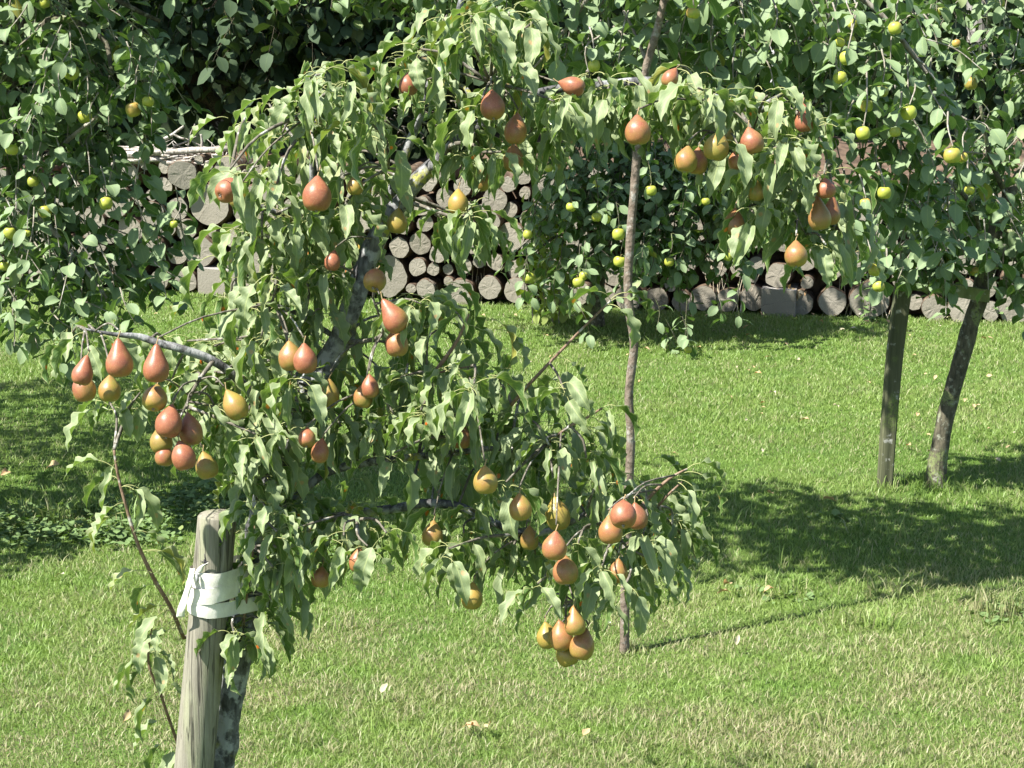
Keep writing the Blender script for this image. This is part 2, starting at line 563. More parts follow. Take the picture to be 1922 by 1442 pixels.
def turf_mat():
    m, t, out = new_mat('turf')
    n = N(t)
    lush, dry = grass_colour(n, None, None)
    f = n.noise(n.geo(), 120, 3, 0.7)
    c = n.mix(n.ramp(f, 0.35, 0.7), n.mix(0.5, lush, (0.03, 0.045, 0.012)), lush)
    c = n.mix(n.math('MULTIPLY', n.ramp(f, 0.5, 0.3), n.math('MULTIPLY', dry, 1.2)), c, (0.2, 0.16, 0.09))
    t.links.new(n.principled(c, 0.9, 0.1, n.bump(f, 1.0, 0.02)), out.inputs[0])
    return m


M['grass'] = grass_mat()
M['turf'] = turf_mat()


# ------------------------------------------------------------------ leaves
class LeafKind:
    def __init__(self, mat, variants):
        self.mat, self.v = mat, variants            # list of (V, F, uv per vertex)
        self.me = []
        for (V, Fc, uv) in variants:
            me = mesh('leaf', V, Fc, mat)
            idx = np.zeros(len(me.loops), np.int32)
            me.loops.foreach_get('vertex_index', idx)
            l1 = me.uv_layers.new(name='uv')
            l1.data.foreach_set('uv', np.asarray(uv, np.float32)[idx].ravel())
            l2 = me.uv_layers.new(name='rnd')
            l2.data.foreach_set('uv', np.zeros(len(idx) * 2, np.float32))
            self.me.append(me)


def make_leaf(L, W, pet, a0, a1, a2, fold, wave, nw, twist, sway, seed, rows=8, half=2, peak=0.42, tip=1.0, petr=0.0010, ptaper=1.0):
    rg = random.Random(seed)
    V, Fc, uv = [], [], []
    pos = Vector((0, 0, 0))
    # petiole: three-sided tube bending from angle a0 to a1
    kp = 4 if pet > 0.012 else 2
    if pet > 0:
        for i in range(kp + 1):
            f = i / kp
            a = a0 + (a1 - a0) * f
            if i:
                pos = pos + Vector((math.cos(a), 0, math.sin(a))) * (pet / kp)
            nn = Vector((-math.sin(a), 0, math.cos(a)))
            for j in range(3):
                an = j * 2 * math.pi / 3
                V.append(pos + (nn * math.cos(an) + Vector((0, 1, 0)) * math.sin(an)) * petr)
                uv.append((0.5, -0.5))
        for i in range(kp):
            for j in range(3):
                j2 = (j + 1) % 3
                Fc.append((i * 3 + j, i * 3 + j2, i * 3 + 3 + j2, i * 3 + 3 + j))
    base = len(V)
    ph = [rg.uniform(0, 6.28), rg.uniform(0, 6.28)]
    us = np.linspace(-1, 1, 2 * half + 1)
    ys = 0.0
    for i in range(rows + 1):
        v = i / rows
        a = a1 + (a2 - a1) * v ** 0.8
        T = Vector((math.cos(a), 0, math.sin(a)))
        Nn = Vector((-math.sin(a), 0, math.cos(a)))
        if i:
            pos = pos + T * (L / rows)
            ys += sway * math.sin(v * 3.0 + ph[0]) * L / rows
        tw = twist * v
        side = Vector((0, 1, 0)) * math.cos(tw) + Nn * math.sin(tw)
        nrm = Nn * math.cos(tw) - Vector((0, 1, 0)) * math.sin(tw)
        x = min(max(v, 0.0), 1.0)
        wd = W * (math.sin(math.pi * x ** (math.log(0.5) / math.log(peak))) ** (0.72 if tip > .6 else 0.62)) if 0 < x < 1 else 0.0
        if x > 0.75:
            wd *= 1 - 0.45 * tip * ((x - 0.75) / 0.25)
        wd = max(wd, W * 0.03)
        for u in us:
            au = abs(u)
            wv = wave * W * math.sin(2 * math.pi * nw * v + ph[0 if u < 0 else 1]) * au * au
            q = pos + Vector((0, ys, 0)) + side * (u * wd * math.cos(fold)) + nrm * (au * wd * math.sin(fold) + wv * min(1, wd / W * 1.3))
            V.append(q)
            uv.append((0.5 + 0.5 * u, max(v, 0.001)))
    m = len(us)
    for i in range(rows):
        for j in range(m - 1):
            b = base + i * m + j
            Fc.append((b, b + 1, b + m + 1, b + m))
    return [tuple(q) for q in V], Fc, uv


def kind_pear():
    out = []
    for s in range(20):
        g = random.Random(100 + s)
        a0 = g.uniform(0.2, 0.9)
        out.append(make_leaf(g.uniform(0.080, 0.118), g.uniform(0.0145, 0.0210), g.uniform(0.026, 0.050), a0, g.uniform(-1.0, 0.0), g.uniform(-2.05, -1.25),
                             g.uniform(0.3, 1.0), g.uniform(0.20, 0.46), g.uniform(2.6, 5.0), g.uniform(-1.5, 1.5), g.uniform(-0.35, 0.35), s, rows=16, peak=0.38, tip=1.3))
    return LeafKind(M['pear_leaf'], out)


def kind_apple(mat='apple_leaf', sc=1.0, rows=6):
    out = []
    for s in range(16):
        g = random.Random(300 + s)
        out.append(make_leaf(g.uniform(0.064, 0.086) * sc, g.uniform(0.021, 0.028) * sc, g.uniform(0.014, 0.024) * sc, g.uniform(0.0, 0.9), g.uniform(-0.8, 0.5), g.uniform(-1.5, -0.1),
                             g.uniform(0.08, 0.5), g.uniform(0.04, 0.16), g.uniform(1.0, 2.2), g.uniform(-0.8, 0.8), g.uniform(-0.15, 0.15), s, rows=rows, peak=0.47, tip=0.25))
    return LeafKind(M[mat], out)


def kind_simple(mat, L, W, droop=(-1.5, -0.5), seed=500, rows=4, half=1):
    out = []
    for s in range(8):
        g = random.Random(seed + s)
        out.append(make_leaf(L * g.uniform(0.8, 1.15), W * g.uniform(0.85, 1.1), L * 0.22, g.uniform(-0.2, 0.6), g.uniform(-0.8, 0.1), g.uniform(*droop),
                             g.uniform(0.05, 0.4), g.uniform(0, 0.12), g.uniform(1, 2), g.uniform(-0.5, 0.5), 0.0, s, rows=rows, half=half, peak=0.45, tip=0.4))
    return LeafKind(M[mat], out)


PEAR = kind_pear()
APPLE = kind_apple()
APPLE_FAR = kind_apple(sc=1.12, rows=4)
DARK = kind_simple('dark_leaf', 0.125, 0.042)
BRIGHT = kind_simple('bright_leaf', 0.085, 0.028)
WEED = kind_simple('weed_leaf', 0.05, 0.02, (-0.6, 0.3), 700, rows=3)


class Leaves:
    def __init__(self, kind):
        self.k, self.items = kind, []

    def thin_before(self, fruit, keep=.15):
        """fruit that hangs clear of the leaves: drop most leaves that grow right in front of it"""
        mid = np.array([i[2] + i[1] @ np.array(self.k.v[i[0]][0][-3]) * 0.6 for i in self.items])
        px, py, d = project(mid)
        bad = np.zeros(len(mid), bool)
        for (x, y, wd, Y) in fruit:
            c = P(x, y, Y)
            dd = project(np.array([[c.x, c.y, c.z]]))[2][0]
            bad |= (np.hypot(px - x, (py - y + wd * .1) * .85) < wd * .72) & (d < dd + .02)
        self.items = [it for it, b in zip(self.items, bad) if not b or random.random() < keep]

    def add(self, loc, az, tilt=0.0, roll=0.0, sc=1.0):
        m = Matrix.Rotation(az, 3, 'Z') @ Matrix.Rotation(tilt, 3, 'Y') @ Matrix.Rotation(roll, 3, 'X')
        self.items.append((random.randrange(len(self.k.v)), np.array(m) * sc, np.array(loc, float), random.random()))

    def build(self, parent, singles=300, stuff_name='foliage'):
        it = self.items
        if not it:
            return
        mid = np.array([i[2] + i[1] @ np.array(self.k.v[i[0]][0][-3]) * 0.6 for i in it])
        px, py, d = project(mid)
        inside = (px > -20) & (px < 1942) & (py > -20) & (py < 1462)
        cell = {}
        order = np.argsort(d)
        score = np.zeros(len(it))
        for q in order:
            if not inside[q]:
                continue
            c = (int(px[q] // 26), int(py[q] // 26))
            k = cell.get(c, 0)
            cell[c] = k + 1
            score[q] = (1.0 / d[q]) * (1.0 if k == 0 else 0.8 if k == 1 else 0.3) * np.linalg.norm(it[q][1][:, 0])
        pick = set(int(q) for q in np.argsort(-score)[:singles] if score[q] > 0)
        pw = parent_world(parent)
        for q in sorted(pick):
            v, m, loc, r = it[q]
            o = bpy.data.objects.new('leaf', self.k.me[v])
            COL.objects.link(o)
            o.parent = parent
            mm = Matrix([list(m[0]), list(m[1]), list(m[2])]).to_4x4()
            mm.translation = Vector(loc) - pw
            o.matrix_basis = mm
        rest = [it[q] for q in range(len(it)) if q not in pick]
        if rest:
            o = bpy.data.objects.new(stuff_name, self.joined(rest, pw))
            COL.objects.link(o)
            o.parent = parent
            o['kind'] = 'stuff'

    def joined(self, rest, origin):
        return joined_leaves(self.k, rest, origin)


def joined_leaves(k, rest, origin):
    og = np.array(origin)
    VV, loops, starts, uvs, rn = [], [], [], [], []
    vo = 0
    lo = 0
    cache = []
    for (V, Fc, uv) in k.v:
        V = np.array(V)
        fl = np.concatenate([np.array(f) for f in Fc])
        fs = np.array([len(f) for f in Fc])
        cache.append((V, fl, fs, np.array(uv)[fl]))
    for (v, m, loc, r) in rest:
        V, fl, fs, uvl = cache[v]
        VV.append(V @ m.T + loc - og)
        loops.append(fl + vo)
        starts.append(np.concatenate([[0], np.cumsum(fs)[:-1]]) + lo)
        uvs.append(uvl)
        rn.append(np.full((len(fl), 2), r))
        vo += len(V)
        lo += len(fl)
    return raw_mesh('foliage', np.concatenate(VV), np.concatenate(loops), np.concatenate(starts), np.concatenate(uvs), np.concatenate(rn), k.mat)


def raw_mesh(name, V, loops, starts, uv, rn, mat):
    me = bpy.data.meshes.new(name)
    me.vertices.add(len(V))
    me.vertices.foreach_set('co', np.ascontiguousarray(V, np.float32).ravel())
    me.loops.add(len(loops))
    me.loops.foreach_set('vertex_index', np.ascontiguousarray(loops, np.int32))
    me.polygons.add(len(starts))
    me.polygons.foreach_set('loop_start', np.ascontiguousarray(starts, np.int32))
    me.polygons.foreach_set('use_smooth', np.ones(len(starts), bool))
    a = me.uv_layers.new(name='uv')
    a.data.foreach_set('uv', np.ascontiguousarray(uv, np.float32).ravel())
    b = me.uv_layers.new(name='rnd')
    b.data.foreach_set('uv', np.ascontiguousarray(rn, np.float32).ravel())
    me.materials.append(mat)
    me.update(calc_edges=True)
    me.validate()
    return me


def U(a, b):
    return random.uniform(a, b)


# ------------------------------------------------------------------ ground
def build_ground():
    xs = np.concatenate([np.linspace(-300, -12, 6), np.linspace(-10, 10, 41), np.linspace(12, 300, 6)])
    ys = np.concatenate([np.linspace(-60, -2, 4), np.linspace(0, 20, 41), np.linspace(24, 500, 6)])
    V = [(x, y, 0.0) for y in ys for x in xs]
    nx = len(xs)
    Fc = [(j * nx + i, j * nx + i + 1, (j + 1) * nx + i + 1, (j + 1) * nx + i) for j in range(len(ys) - 1) for i in range(nx - 1)]
    tag(link('lawn', mesh('lawn', V, Fc, M['turf'])), 'mown green lawn with dry straw patches', None, None, 'structure')


build_ground()

# wall line: along the base of the log stack
WA, WB = G(250, 549), G(1900, 607)
WD = (WB - WA)
WD.z = 0
WLEN = WD.length
WD.normalize()
WN = Vector((WD.y, -WD.x, 0))          # towards the camera
if WN.y > 0:
    WN = -WN


def wall_sz(px, py):
    """pixel -> (s along the wall from WA, z) on the wall plane"""
    d = ray(px, py)
    t = (WA - Vector((0, 0, H))).dot(WN) / d.dot(WN)
    p = Vector((0, 0, H)) + d * t
    return (p - WA).dot(WD), p.z, t


def wall_pt(s, z, out=0.0):
    return WA + WD * s + WN * out + Vector((0, 0, z))


def build_wall():
    root = empty('log_wall', WA, 'long stacked wall of sawn grey logs at the back of the lawn', 'log wall')
    root['kind'] = 'thing'
    logs = []
    hand = [(243, 329, 20), (350, 326, 26), (393, 383, 39), (216, 376, 35), (242, 432, 26), (208, 446, 12), (239, 498, 31), (255, 533, 17),
            (290, 466, 22), (315, 428, 17), (331, 478, 20), (376, 474, 28), (348, 432, 20), (345, 528, 22), (437, 443, 25), (436, 492, 20), (310, 350, 17), (300, 526, 19), (290, 400, 22),
            (928, 375, 24), (904, 391, 7.5), (957, 394, 14), (922, 413, 20), (957, 446, 27), (990, 412, 16), (997, 466, 17), (982, 331, 16),
            (747, 465, 20), (787, 459, 20), (822, 476, 17), (839, 507, 10), (813, 506, 12), (842, 528, 9), (784, 502, 17), (868, 548, 24), (931, 491, 16),
            (968, 506, 18), (968, 545, 23), (793, 387, 18), (800, 340, 20), (836, 325, 16), (834, 372, 18), (797, 420, 16), (870, 350, 17), (880, 420, 14), (890, 460, 16), (868, 500, 15), (920, 540, 22),
            (1632, 566, 36), (1563, 566, 26), (1500, 572, 24), (1754, 583, 24), (1808, 585, 28), (1908, 578, 36), (1716, 569, 16), (1605, 497, 26),
            (1460, 518, 24), (1414, 560, 24), (1560, 505, 22), (1700, 520, 26), (1660, 460, 28), (1740, 470, 26), (1890, 390, 30), (1900, 470, 34), (1850, 540, 20), (1858, 585, 18),
            (1365, 565, 22), (1320, 560, 24), (1280, 568, 20), (1230, 565, 22), (1180, 560, 24), (1130, 555, 22), (1085, 550, 24), (1040, 548, 22), (1010, 520, 15),
            (1340, 500, 24), (1280, 500, 26), (1220, 500, 22)]
    for (x, y, r) in hand:
        s, z, t = wall_sz(x, y)
        logs.append([s, max(z, r * t / F * 0.95), r * t / F * 1.05])
    top = lambda s: 0.93 + 0.05 * math.sin(s * 2.3) - 0.03 * max(0, s - 3)
    rr = random.Random(5)
    for rad in (0.18, 0.155, 0.135, 0.12, 0.105, 0.09, 0.075, 0.06, 0.045, 0.034):
        for _ in range(1400):
            s = rr.uniform(-3.2, WLEN + 2.2)
            z = rr.uniform(rad, top(s) - rad)
            if z < rad * 1.0:
                continue
            r0 = rad * rr.uniform(0.9, 1.06)
            if len(logs) < 330 and all((s - q[0]) ** 2 + (z - q[1]) ** 2 > ((r0 + q[2]) * 0.97) ** 2 for q in logs):
                logs.append([s, z, r0])
    fm = None
    for i, (s, z, r) in enumerate(logs):
        n = 22 if r > 0.06 else 14
        seed = rr.random() * 100
        ring = []
        for j in range(n):
            an = 2 * math.pi * j / n
            k = 1 + 0.20 * mnoise.noise(Vector((math.cos(an) * 1.1 + seed, math.sin(an) * 1.1, seed))) + 0.05 * mnoise.noise(Vector((math.cos(an) * 4 + seed, math.sin(an) * 4, 1)))
            ring.append((math.cos(an) * r * k, math.sin(an) * r * k))
        out = rr.uniform(-0.03, 0.04) + (0.09 if i == 1 else 0.0)
        yaw = rr.uniform(-0.12, 0.12) + (0.35 if i == 1 else 0)
        tl = rr.uniform(-0.05, 0.05)
        ln = 0.55
        ang = math.atan2(WD.y, WD.x) + yaw
        # local axes: x along wall, y into the wall, z up
        V = [(x * .952, 0.002, zz * .952) for x, zz in ring] + [(x, 0.03 + 0.01, zz) for x, zz in ring] + [(x * 1.02, ln, zz * 1.02) for x, zz in ring]
        Fc = []
        for lv in range(2):
            for j in range(n):
                j2 = (j + 1) % n
                Fc.append((lv * n + j, (lv + 1) * n + j, (lv + 1) * n + j2, lv * n + j2))
        lo = empty('log', (0, 0, 0))
        lo.parent = root
        lo.location = wall_pt(s, z, out) - WA
        lo.rotation_euler = (tl, 0, ang)
        b = bpy.data.objects.new('bark', mesh('bark', V, Fc, M['logbark']))
        COL.objects.link(b)
        b.parent = lo
        fv = [(0, 0, 0)] + [(x * 0.5, rr.uniform(-.002, .002), zz * 0.5) for x, zz in ring] + [(x * 0.985, 0.0, zz * 0.985) for x, zz in ring] + [(x * 0.998, 0.006, zz * 0.998) for x, zz in ring]
        ff = [(0, 1 + j, 1 + (j + 1) % n) for j in range(n)]
        for lv in range(2):
            for j in range(n):
                j2 = (j + 1) % n
                ff.append((1 + lv * n + j, 1 + (lv + 1) * n + j, 1 + (lv + 1) * n + j2, 1 + lv * n + j2))
        fv = [(x * .95, y, z2 * .95) for x, y, z2 in fv]
        c = bpy.data.objects.new('cut_face', mesh('cut_face', fv, ff, M['endgrain'], smooth=False))
        COL.objects.link(c)
        c.parent = lo
    # squared beam ends
    for (x, y, wpx, hpx) in ((411, 527, 37, 24), (1462, 567, 32, 26)):
        s, z, t = wall_sz(x, y)
        k = t / F
        o = empty('log', wall_pt(s, max(z, hpx * k), 0.05) - WA)
        o.parent = root
        o['label'] = 'squared grey beam end'
        o.rotation_euler = (0, 0, math.atan2(WD.y, WD.x))
        a, h2 = wpx * k, hpx * k
        V = [(-a, 0, -h2), (a, 0, -h2), (a, 0, h2 * .9), (-a, 0, h2), (-a, .5, -h2), (a, .5, -h2), (a, .5, h2), (-a, .5, h2)]
        bo = bpy.data.objects.new('side_faces', mesh('beam', V, [(3, 2, 6, 7), (0, 3, 7, 4), (1, 5, 6, 2)], M['grey_post'], smooth=False))
        COL.objects.link(bo)
        bo.parent = o
        co = bpy.data.objects.new('cut_face', mesh('cut', V[:4], [(0, 1, 2, 3)], M['endgrain'], smooth=False))
        COL.objects.link(co)
        co.parent = o
    # earth bank behind the stack
    V, nx, ny = [], 46, 9
    for j in range(ny):
        for i in range(nx):
            s = -4.5 + (WLEN + 8.5) * i / (nx - 1)
            d = 0.24 + j * 0.28
            zz = [-.05, 0.84, 0.90, 0.95, 1.0, 1.02, 1.02, 0.95, -0.2][j] if j else -0.05
            p = wall_pt(s, zz, -d if j > 1 else -0.24 - 0.02 * j)
            if j:
                p.z += 0.09 * mnoise.noise(Vector((s * 2.2, j * 0.8, 0))) - (0.22 * max(0, min(1, (2.2 - s) / .5)))
            V.append(p)
    Fc = [(j * nx + i, j * nx + i + 1, (j + 1) * nx + i + 1, (j + 1) * nx + i) for j in range(ny - 1) for i in range(nx - 1)]
    tag(link('earth_bank', mesh('earth_bank', V, Fc, M['earth'])), 'brown earth bank behind the log wall', None, None, 'structure')


build_wall()


def build_brush():
    s0, z0, t0 = wall_sz(310, 300)
    root = empty('brushwood_heap', wall_pt(s0, z0), 'heap of grey dry sticks lying on top of the log wall', 'brushwood')
    g = random.Random(3)
    Y = WA.y - 0.02
    sticks = []
    def st(pts, r):
        pp = spline([P(x, y, Y + dy) for x, y, dy in pts], 4)
        V, Fc = tube(pp, r, 6, 0.15)
        link('stick', mesh('stick', V, Fc, M['stick']), root)
    for k in range(34):
        x0 = g.uniform(165, 330)
        y0 = g.uniform(276, 309)
        x1 = x0 + g.uniform(60, 130)
        x1 = min(x1, 436)
        d = g.uniform(-0.12, 0.25)
        st([(x0, y0, d), ((x0 + x1) / 2, y0 + g.uniform(-4, 4), d + .05), (x1, y0 + g.uniform(-9, 9), d + g.uniform(-.1, .1))], (g.uniform(.006, .018), g.uniform(.003, .01)))
    for k in range(16):
        x0 = g.uniform(280, 430)
        st([(x0, 300, 0), (x0 + g.uniform(-25, 25), 285, .02), (x0 + g.uniform(-40, 40), g.uniform(258, 276), .05)], (g.uniform(.003, .006), .002))
    st([(295, 268, 0), (322, 254, 0), (330, 248, 0), (345, 237, 0)], (.013, .008))
    st([(326, 252, 0), (336, 258, 0), (346, 261, 0)], (.01, .008))
    st([(353, 276, .03), (356, 255, .03), (366, 233, .03)], (.006, .003))
    st([(325, 275, .03), (350, 266, .03), (368, 256, .03)], (.006, .003))
    st([(378, 282, 0), (379, 265, 0), (377, 252, 0)], (.011, .008))
    st([(300, 287, -.05), (370, 279, -.05), (433, 283, -.05)], (.014, .012))
    st([(230, 290, -.05), (330, 285, -.05), (434, 279, -.08)], (.022, .02))
    # loose reddish twigs on the bank further right
    for (cx, cy, nm, lab, n_, ww, hh) in ((800, 235, 'twig_litter', 'reddish brown dry twigs on the bank behind the pear branches', 70, 75, 45), (1640, 350, 'twig_litter', 'brown twig litter on the bank behind the hanging apples', 60, 95, 35)):
        parts = []
        for k in range(n_):
            x, y = cx + g.uniform(-ww, ww), cy + g.uniform(-hh, hh)
            a = g.uniform(0, 3.14)
            l = g.uniform(8, 26)
            Yb = WA.y + (0.5 if cx < 1000 else -0.55) + g.uniform(-.2, .25)
            parts.append(tube(spline([P(x, y, Yb), P(x + l * math.cos(a), y + l * math.sin(a) * .6, Yb + g.uniform(-.1, .1))], 2), (.005, .003), 4))
        V, Fc = join(parts)
        tag(link(nm, mesh(nm, V, Fc, M['spur'])), lab, None, None, 'stuff')


build_brush()


# ------------------------------------------------------------------ generic tree pieces
def branch(root, name, pts, rad, mat, n=8, sub=5, rough=0.18, knots=0.0):
    pp = spline(pts, sub)
    V, Fc = tube(pp, rad, n, rough, True, knots)
    link(name, mesh(name, V, Fc, mat), root)
    return pp


def hang_twig(L, store, a, b, gap=0.024, sag=0.03, r=(0.0035, 0.0018), n0=0.1, sc=(0.85, 1.12), spread=0.5):
    """leafy shoot from a to b; leaves alternate round it"""
    a, b = Vector(a), Vector(b)
    ln = (b - a).length
    mid = (a + b) / 2 + Vector((U(-sag, sag), U(-sag, sag), U(0, sag)))
    pp = spline([a, mid, b], 4)
    store.append(tube(pp, r, 4, 0, False))
    k = max(2, int(ln * (1 - n0) / gap))
    az = U(0, 6.28)
    for i in range(k):
        f = n0 + (1 - n0) * (i + U(-.3, .3)) / max(1, k - 1)
        f = min(max(f, 0), 1) * (len(pp) - 1)
        i0 = min(int(f), len(pp) - 2)
        p = pp[i0] + (pp[i0 + 1] - pp[i0]) * (f - i0)
        az += 2.4 + U(-.5, .5)
        L.add(p, az, U(-.35, spread), U(-.5, .5), U(*sc))


def fill_crown(L, store, c, rad, n, length=(0.16, 0.38), shell=0.0, gap=0.024, down=0.8, sc=(0.85, 1.15)):
    c = Vector(c)
    for _ in range(n):
        while True:
            q = Vector((U(-1, 1), U(-1, 1), U(-1, 1)))
            if shell < q.length < 1:
                break
        p = c + Vector((q.x * rad[0], q.y * rad[1], q.z * rad[2]))
        d = Vector((q.x * .7 + U(-.5, .5), q.y * .7 + U(-.5, .5), -down + U(-.5, .4))).normalized()
        hang_twig(L, store, p, p + d * U(*length), gap, sc=sc)


def ell(L, store, px, py, Y, rx, ry, rd, n, **k):
    s = Y / F
    fill_crown(L, store, P(px, py, Y), (rx * s, rd, ry * s), n, **k)


def twig_part(root, store, mat, name='twigs'):
    if not store:
        return
    V, Fc = join(store)
    o = link(name, mesh(name, V, Fc, mat), root)
    o['kind'] = 'stuff'


# ------------------------------------------------------------------ background: hedge and woodland trees
def build_hedge():
    root = empty('hedge', (0, 18, 0), 'dense dark hedge closing the view behind all the trees', 'hedge')
    V, nx, nz = [], 60, 16
    for j in range(nz):
        for i in range(nx):
            x = -12 + 24 * i / (nx - 1)
            z = 5.2 * j / (nz - 1)
            y = 18 + 0.5 * mnoise.noise(Vector((x * .8, z * .8, 0))) + 0.25 * mnoise.noise(Vector((x * 2.6, z * 2.6, 3))) + (0.8 if j == nz - 1 else 0)
            V.append((x, y, z))
    for i in range(nx):
        V.append((-12 + 24 * i / (nx - 1), 19.8, 5.1))
    for i in range(nx):
        V.append((-12 + 24 * i / (nx - 1), 19.9, 0))
    Fc = [(j * nx + i, j * nx + i + 1, (j + 1) * nx + i + 1, (j + 1) * nx + i) for j in range(nz + 1) for i in range(nx - 1)]
    link('shade_sheet', mesh('shade_sheet', V, Fc, M['hedge_shade']), root)  # dark sheet standing in for the deep shade behind the leaves
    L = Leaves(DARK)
    g = random.Random(11)
    for _ in range(3200):
        x, z = g.uniform(-8, 8), g.uniform(0.6, 4.6)
        y = 17.85 + 0.5 * mnoise.noise(Vector((x * .8, z * .8, 0))) - abs(g.gauss(0, .22))
        L.add((x, y, z), -1.57 + g.gauss(0, 1.0), g.uniform(-.5, .6), g.uniform(-.6, .6), g.uniform(.8, 1.3))
    L.build(root, 40)


build_hedge()


def build_woods():
    # big dark tree, upper left: two leaning limbs are visible
    Y = 15.2
    base = P(560, 480, Y)
    root = empty('woodland_tree', (base.x, base.y, 0), 'dark broadleaved tree with two leaning limbs above the brushwood heap', 'tree')
    branch(root, 'trunk', [(base.x + .1, Y, -.1), (base.x, Y, .6), tuple(P(500, 330, Y))], (.22, .17, .14), M['dark_bark'], 12)
    branch(root, 'limb', [P(500, 330, Y), P(470, 270, Y), P(440, 160, Y), P(405, 40, Y), P(380, -120, Y)], (.13, .11, .10, .08), M['dark_bark'], 10)
    branch(root, 'limb', [P(508, 340, Y), P(455, 278, Y - .2), P(400, 200, Y - .4), P(345, 130, Y - .5), P(270, 30, Y - .5), P(200, -90, Y - .5)], (.11, .09, .08, .05), M['dark_bark'], 10)
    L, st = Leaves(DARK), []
    for (x, y, yy, rx, ry, rd, n) in ((150, 10, 14.6, 300, 130, .7, 120), (480, -10, 14.2, 260, 120, .6, 130), (700, 50, 14.4, 200, 120, .6, 120), (560, 90, 14.0, 120, 60, .4, 40), (640, 150, 14.6, 90, 60, .4, 24),
                                      (60, 130, 14.9, 200, 120, .4, 70), (300, 60, 14.9, 140, 60, .3, 40), (850, 60, 14.6, 140, 140, .6, 70), (800, 130, 15.2, 160, 70, .4, 40),
                                      (200, -330, 13.9, 850, 190, .6, 560), (-400, -240, 13.9, 420, 260, .6, 260), (-300, 150, 14.2, 230, 250, .5, 110)):  # unseen crowns up and left of the view, added to shade the wood
        ell(L, st, x, y, yy, rx, ry, rd, n, length=(.25, .6), gap=.05, sc=(.8, 1.3))
    twig_part(root, st, M['dark_bark'])
    L.build(root, 170)
    # centre trees
    Y = 15.0
    b = P(1010, 400, Y)
    root = empty('woodland_tree', (b.x, Y, 0), 'mid green tree behind the top of the pear and the young apple stem', 'tree')
    branch(root, 'trunk', [(b.x, Y, -.1), (b.x + .05, Y, 1.2), tuple(P(1030, 60, Y)), tuple(P(1020, -150, Y))], (.1, .08, .06, .04), M['dark_bark'], 10)
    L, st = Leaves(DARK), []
    for (x, y, yy, rx, ry, rd, n) in ((1000, 40, 14.6, 220, 150, .7, 120), (1220, 60, 15.0, 200, 160, .6, 90), (1060, 190, 15.2, 180, 60, .4, 40), (1050, -260, 13.9, 420, 150, .6, 200)):  # last one: unseen crown above the view, added for shade below
        ell(L, st, x, y, yy, rx, ry, rd, n, length=(.25, .55), gap=.05, sc=(.75, 1.15))
    twig_part(root, st, M['dark_bark'])
    L.build(root, 90)
    Y = 15.6
    b = P(1840, 400, Y)
    root = empty('woodland_tree', (b.x, Y, 0), 'dark shaded tree with a grey trunk in the upper right corner', 'tree')
    branch(root, 'trunk', [(b.x + .1, Y, -.1), (b.x, Y, 1.2), tuple(P(1838, 100, Y)), tuple(P(1830, -150, Y))], (.12, .1, .09, .07), M['grey_post'], 10)
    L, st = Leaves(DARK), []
    for (x, y, yy, rx, ry, rd, n) in ((1480, 150, 15.4, 180, 110, .5, 60), (1650, 120, 15.2, 200, 160, .6, 90), (1880, 100, 14.9, 170, 200, .7, 120), (1900, 280, 14.8, 130, 80, .5, 50), (2100, 100, 14.5, 200, 260, 1, 90), (1700, -260, 13.9, 520, 150, .7, 280), (1420, -40, 15.2, 160, 90, .5, 40)):  # the crown high above the view is added to shade these trees
        ell(L, st, x, y, yy, rx, ry, rd, n, length=(.25, .55), gap=.05, sc=(.7, 1.1))
    twig_part(root, st, M['dark_bark'])
    L.build(root, 100)


build_woods()


def build_glimpses():
    # white slatted panel seen through the leaves
    Y = 16.4
    a, b = P(1452, 64, Y), P(1500, 96, Y)
    root = empty('slatted_panel', (a.x, Y, 0), 'small white slatted panel glimpsed between the top branches', 'fence panel')
    def box(nm, x0, x1, z0, z1, y0, y1):
        V = [(x, y, z) for z in (z0, z1) for y in (y0, y1) for x in (x0, x1)]
        link(nm, mesh(nm, V, [(0, 1, 3, 2), (4, 6, 7, 5), (0, 4, 5, 1), (2, 3, 7, 6), (0, 2, 6, 4), (1, 5, 7, 3)], M['white_paint'], smooth=False), root)
    for x in (a.x - .03, b.x):
        box('post', x, x + .04, 0, a.z + .03, Y, Y + .04)
    z = b.z
    while z < a.z:
        box('slat', a.x + .012, b.x - .002, z, z + .022, Y + .005, Y + .025)
        z += .034
    # grey post, far left
    Y = WA.y + .35
    t, bt = P(43, 232, Y), P(40, 330, Y)
    o = empty('old_post', (bt.x, Y, 0), 'weathered grey post standing behind the log wall at far left', 'post')
    V, Fc = tube(spline([(bt.x, Y, -.1), tuple(bt), tuple(t)], 4), (.05, .046, .042), 10, .12)
    link('shaft', mesh('old_post', V, Fc, M['grey_post']), o)


build_glimpses()


# ------------------------------------------------------------------ fruit positions
PG = 'pears hanging in the pear tree'
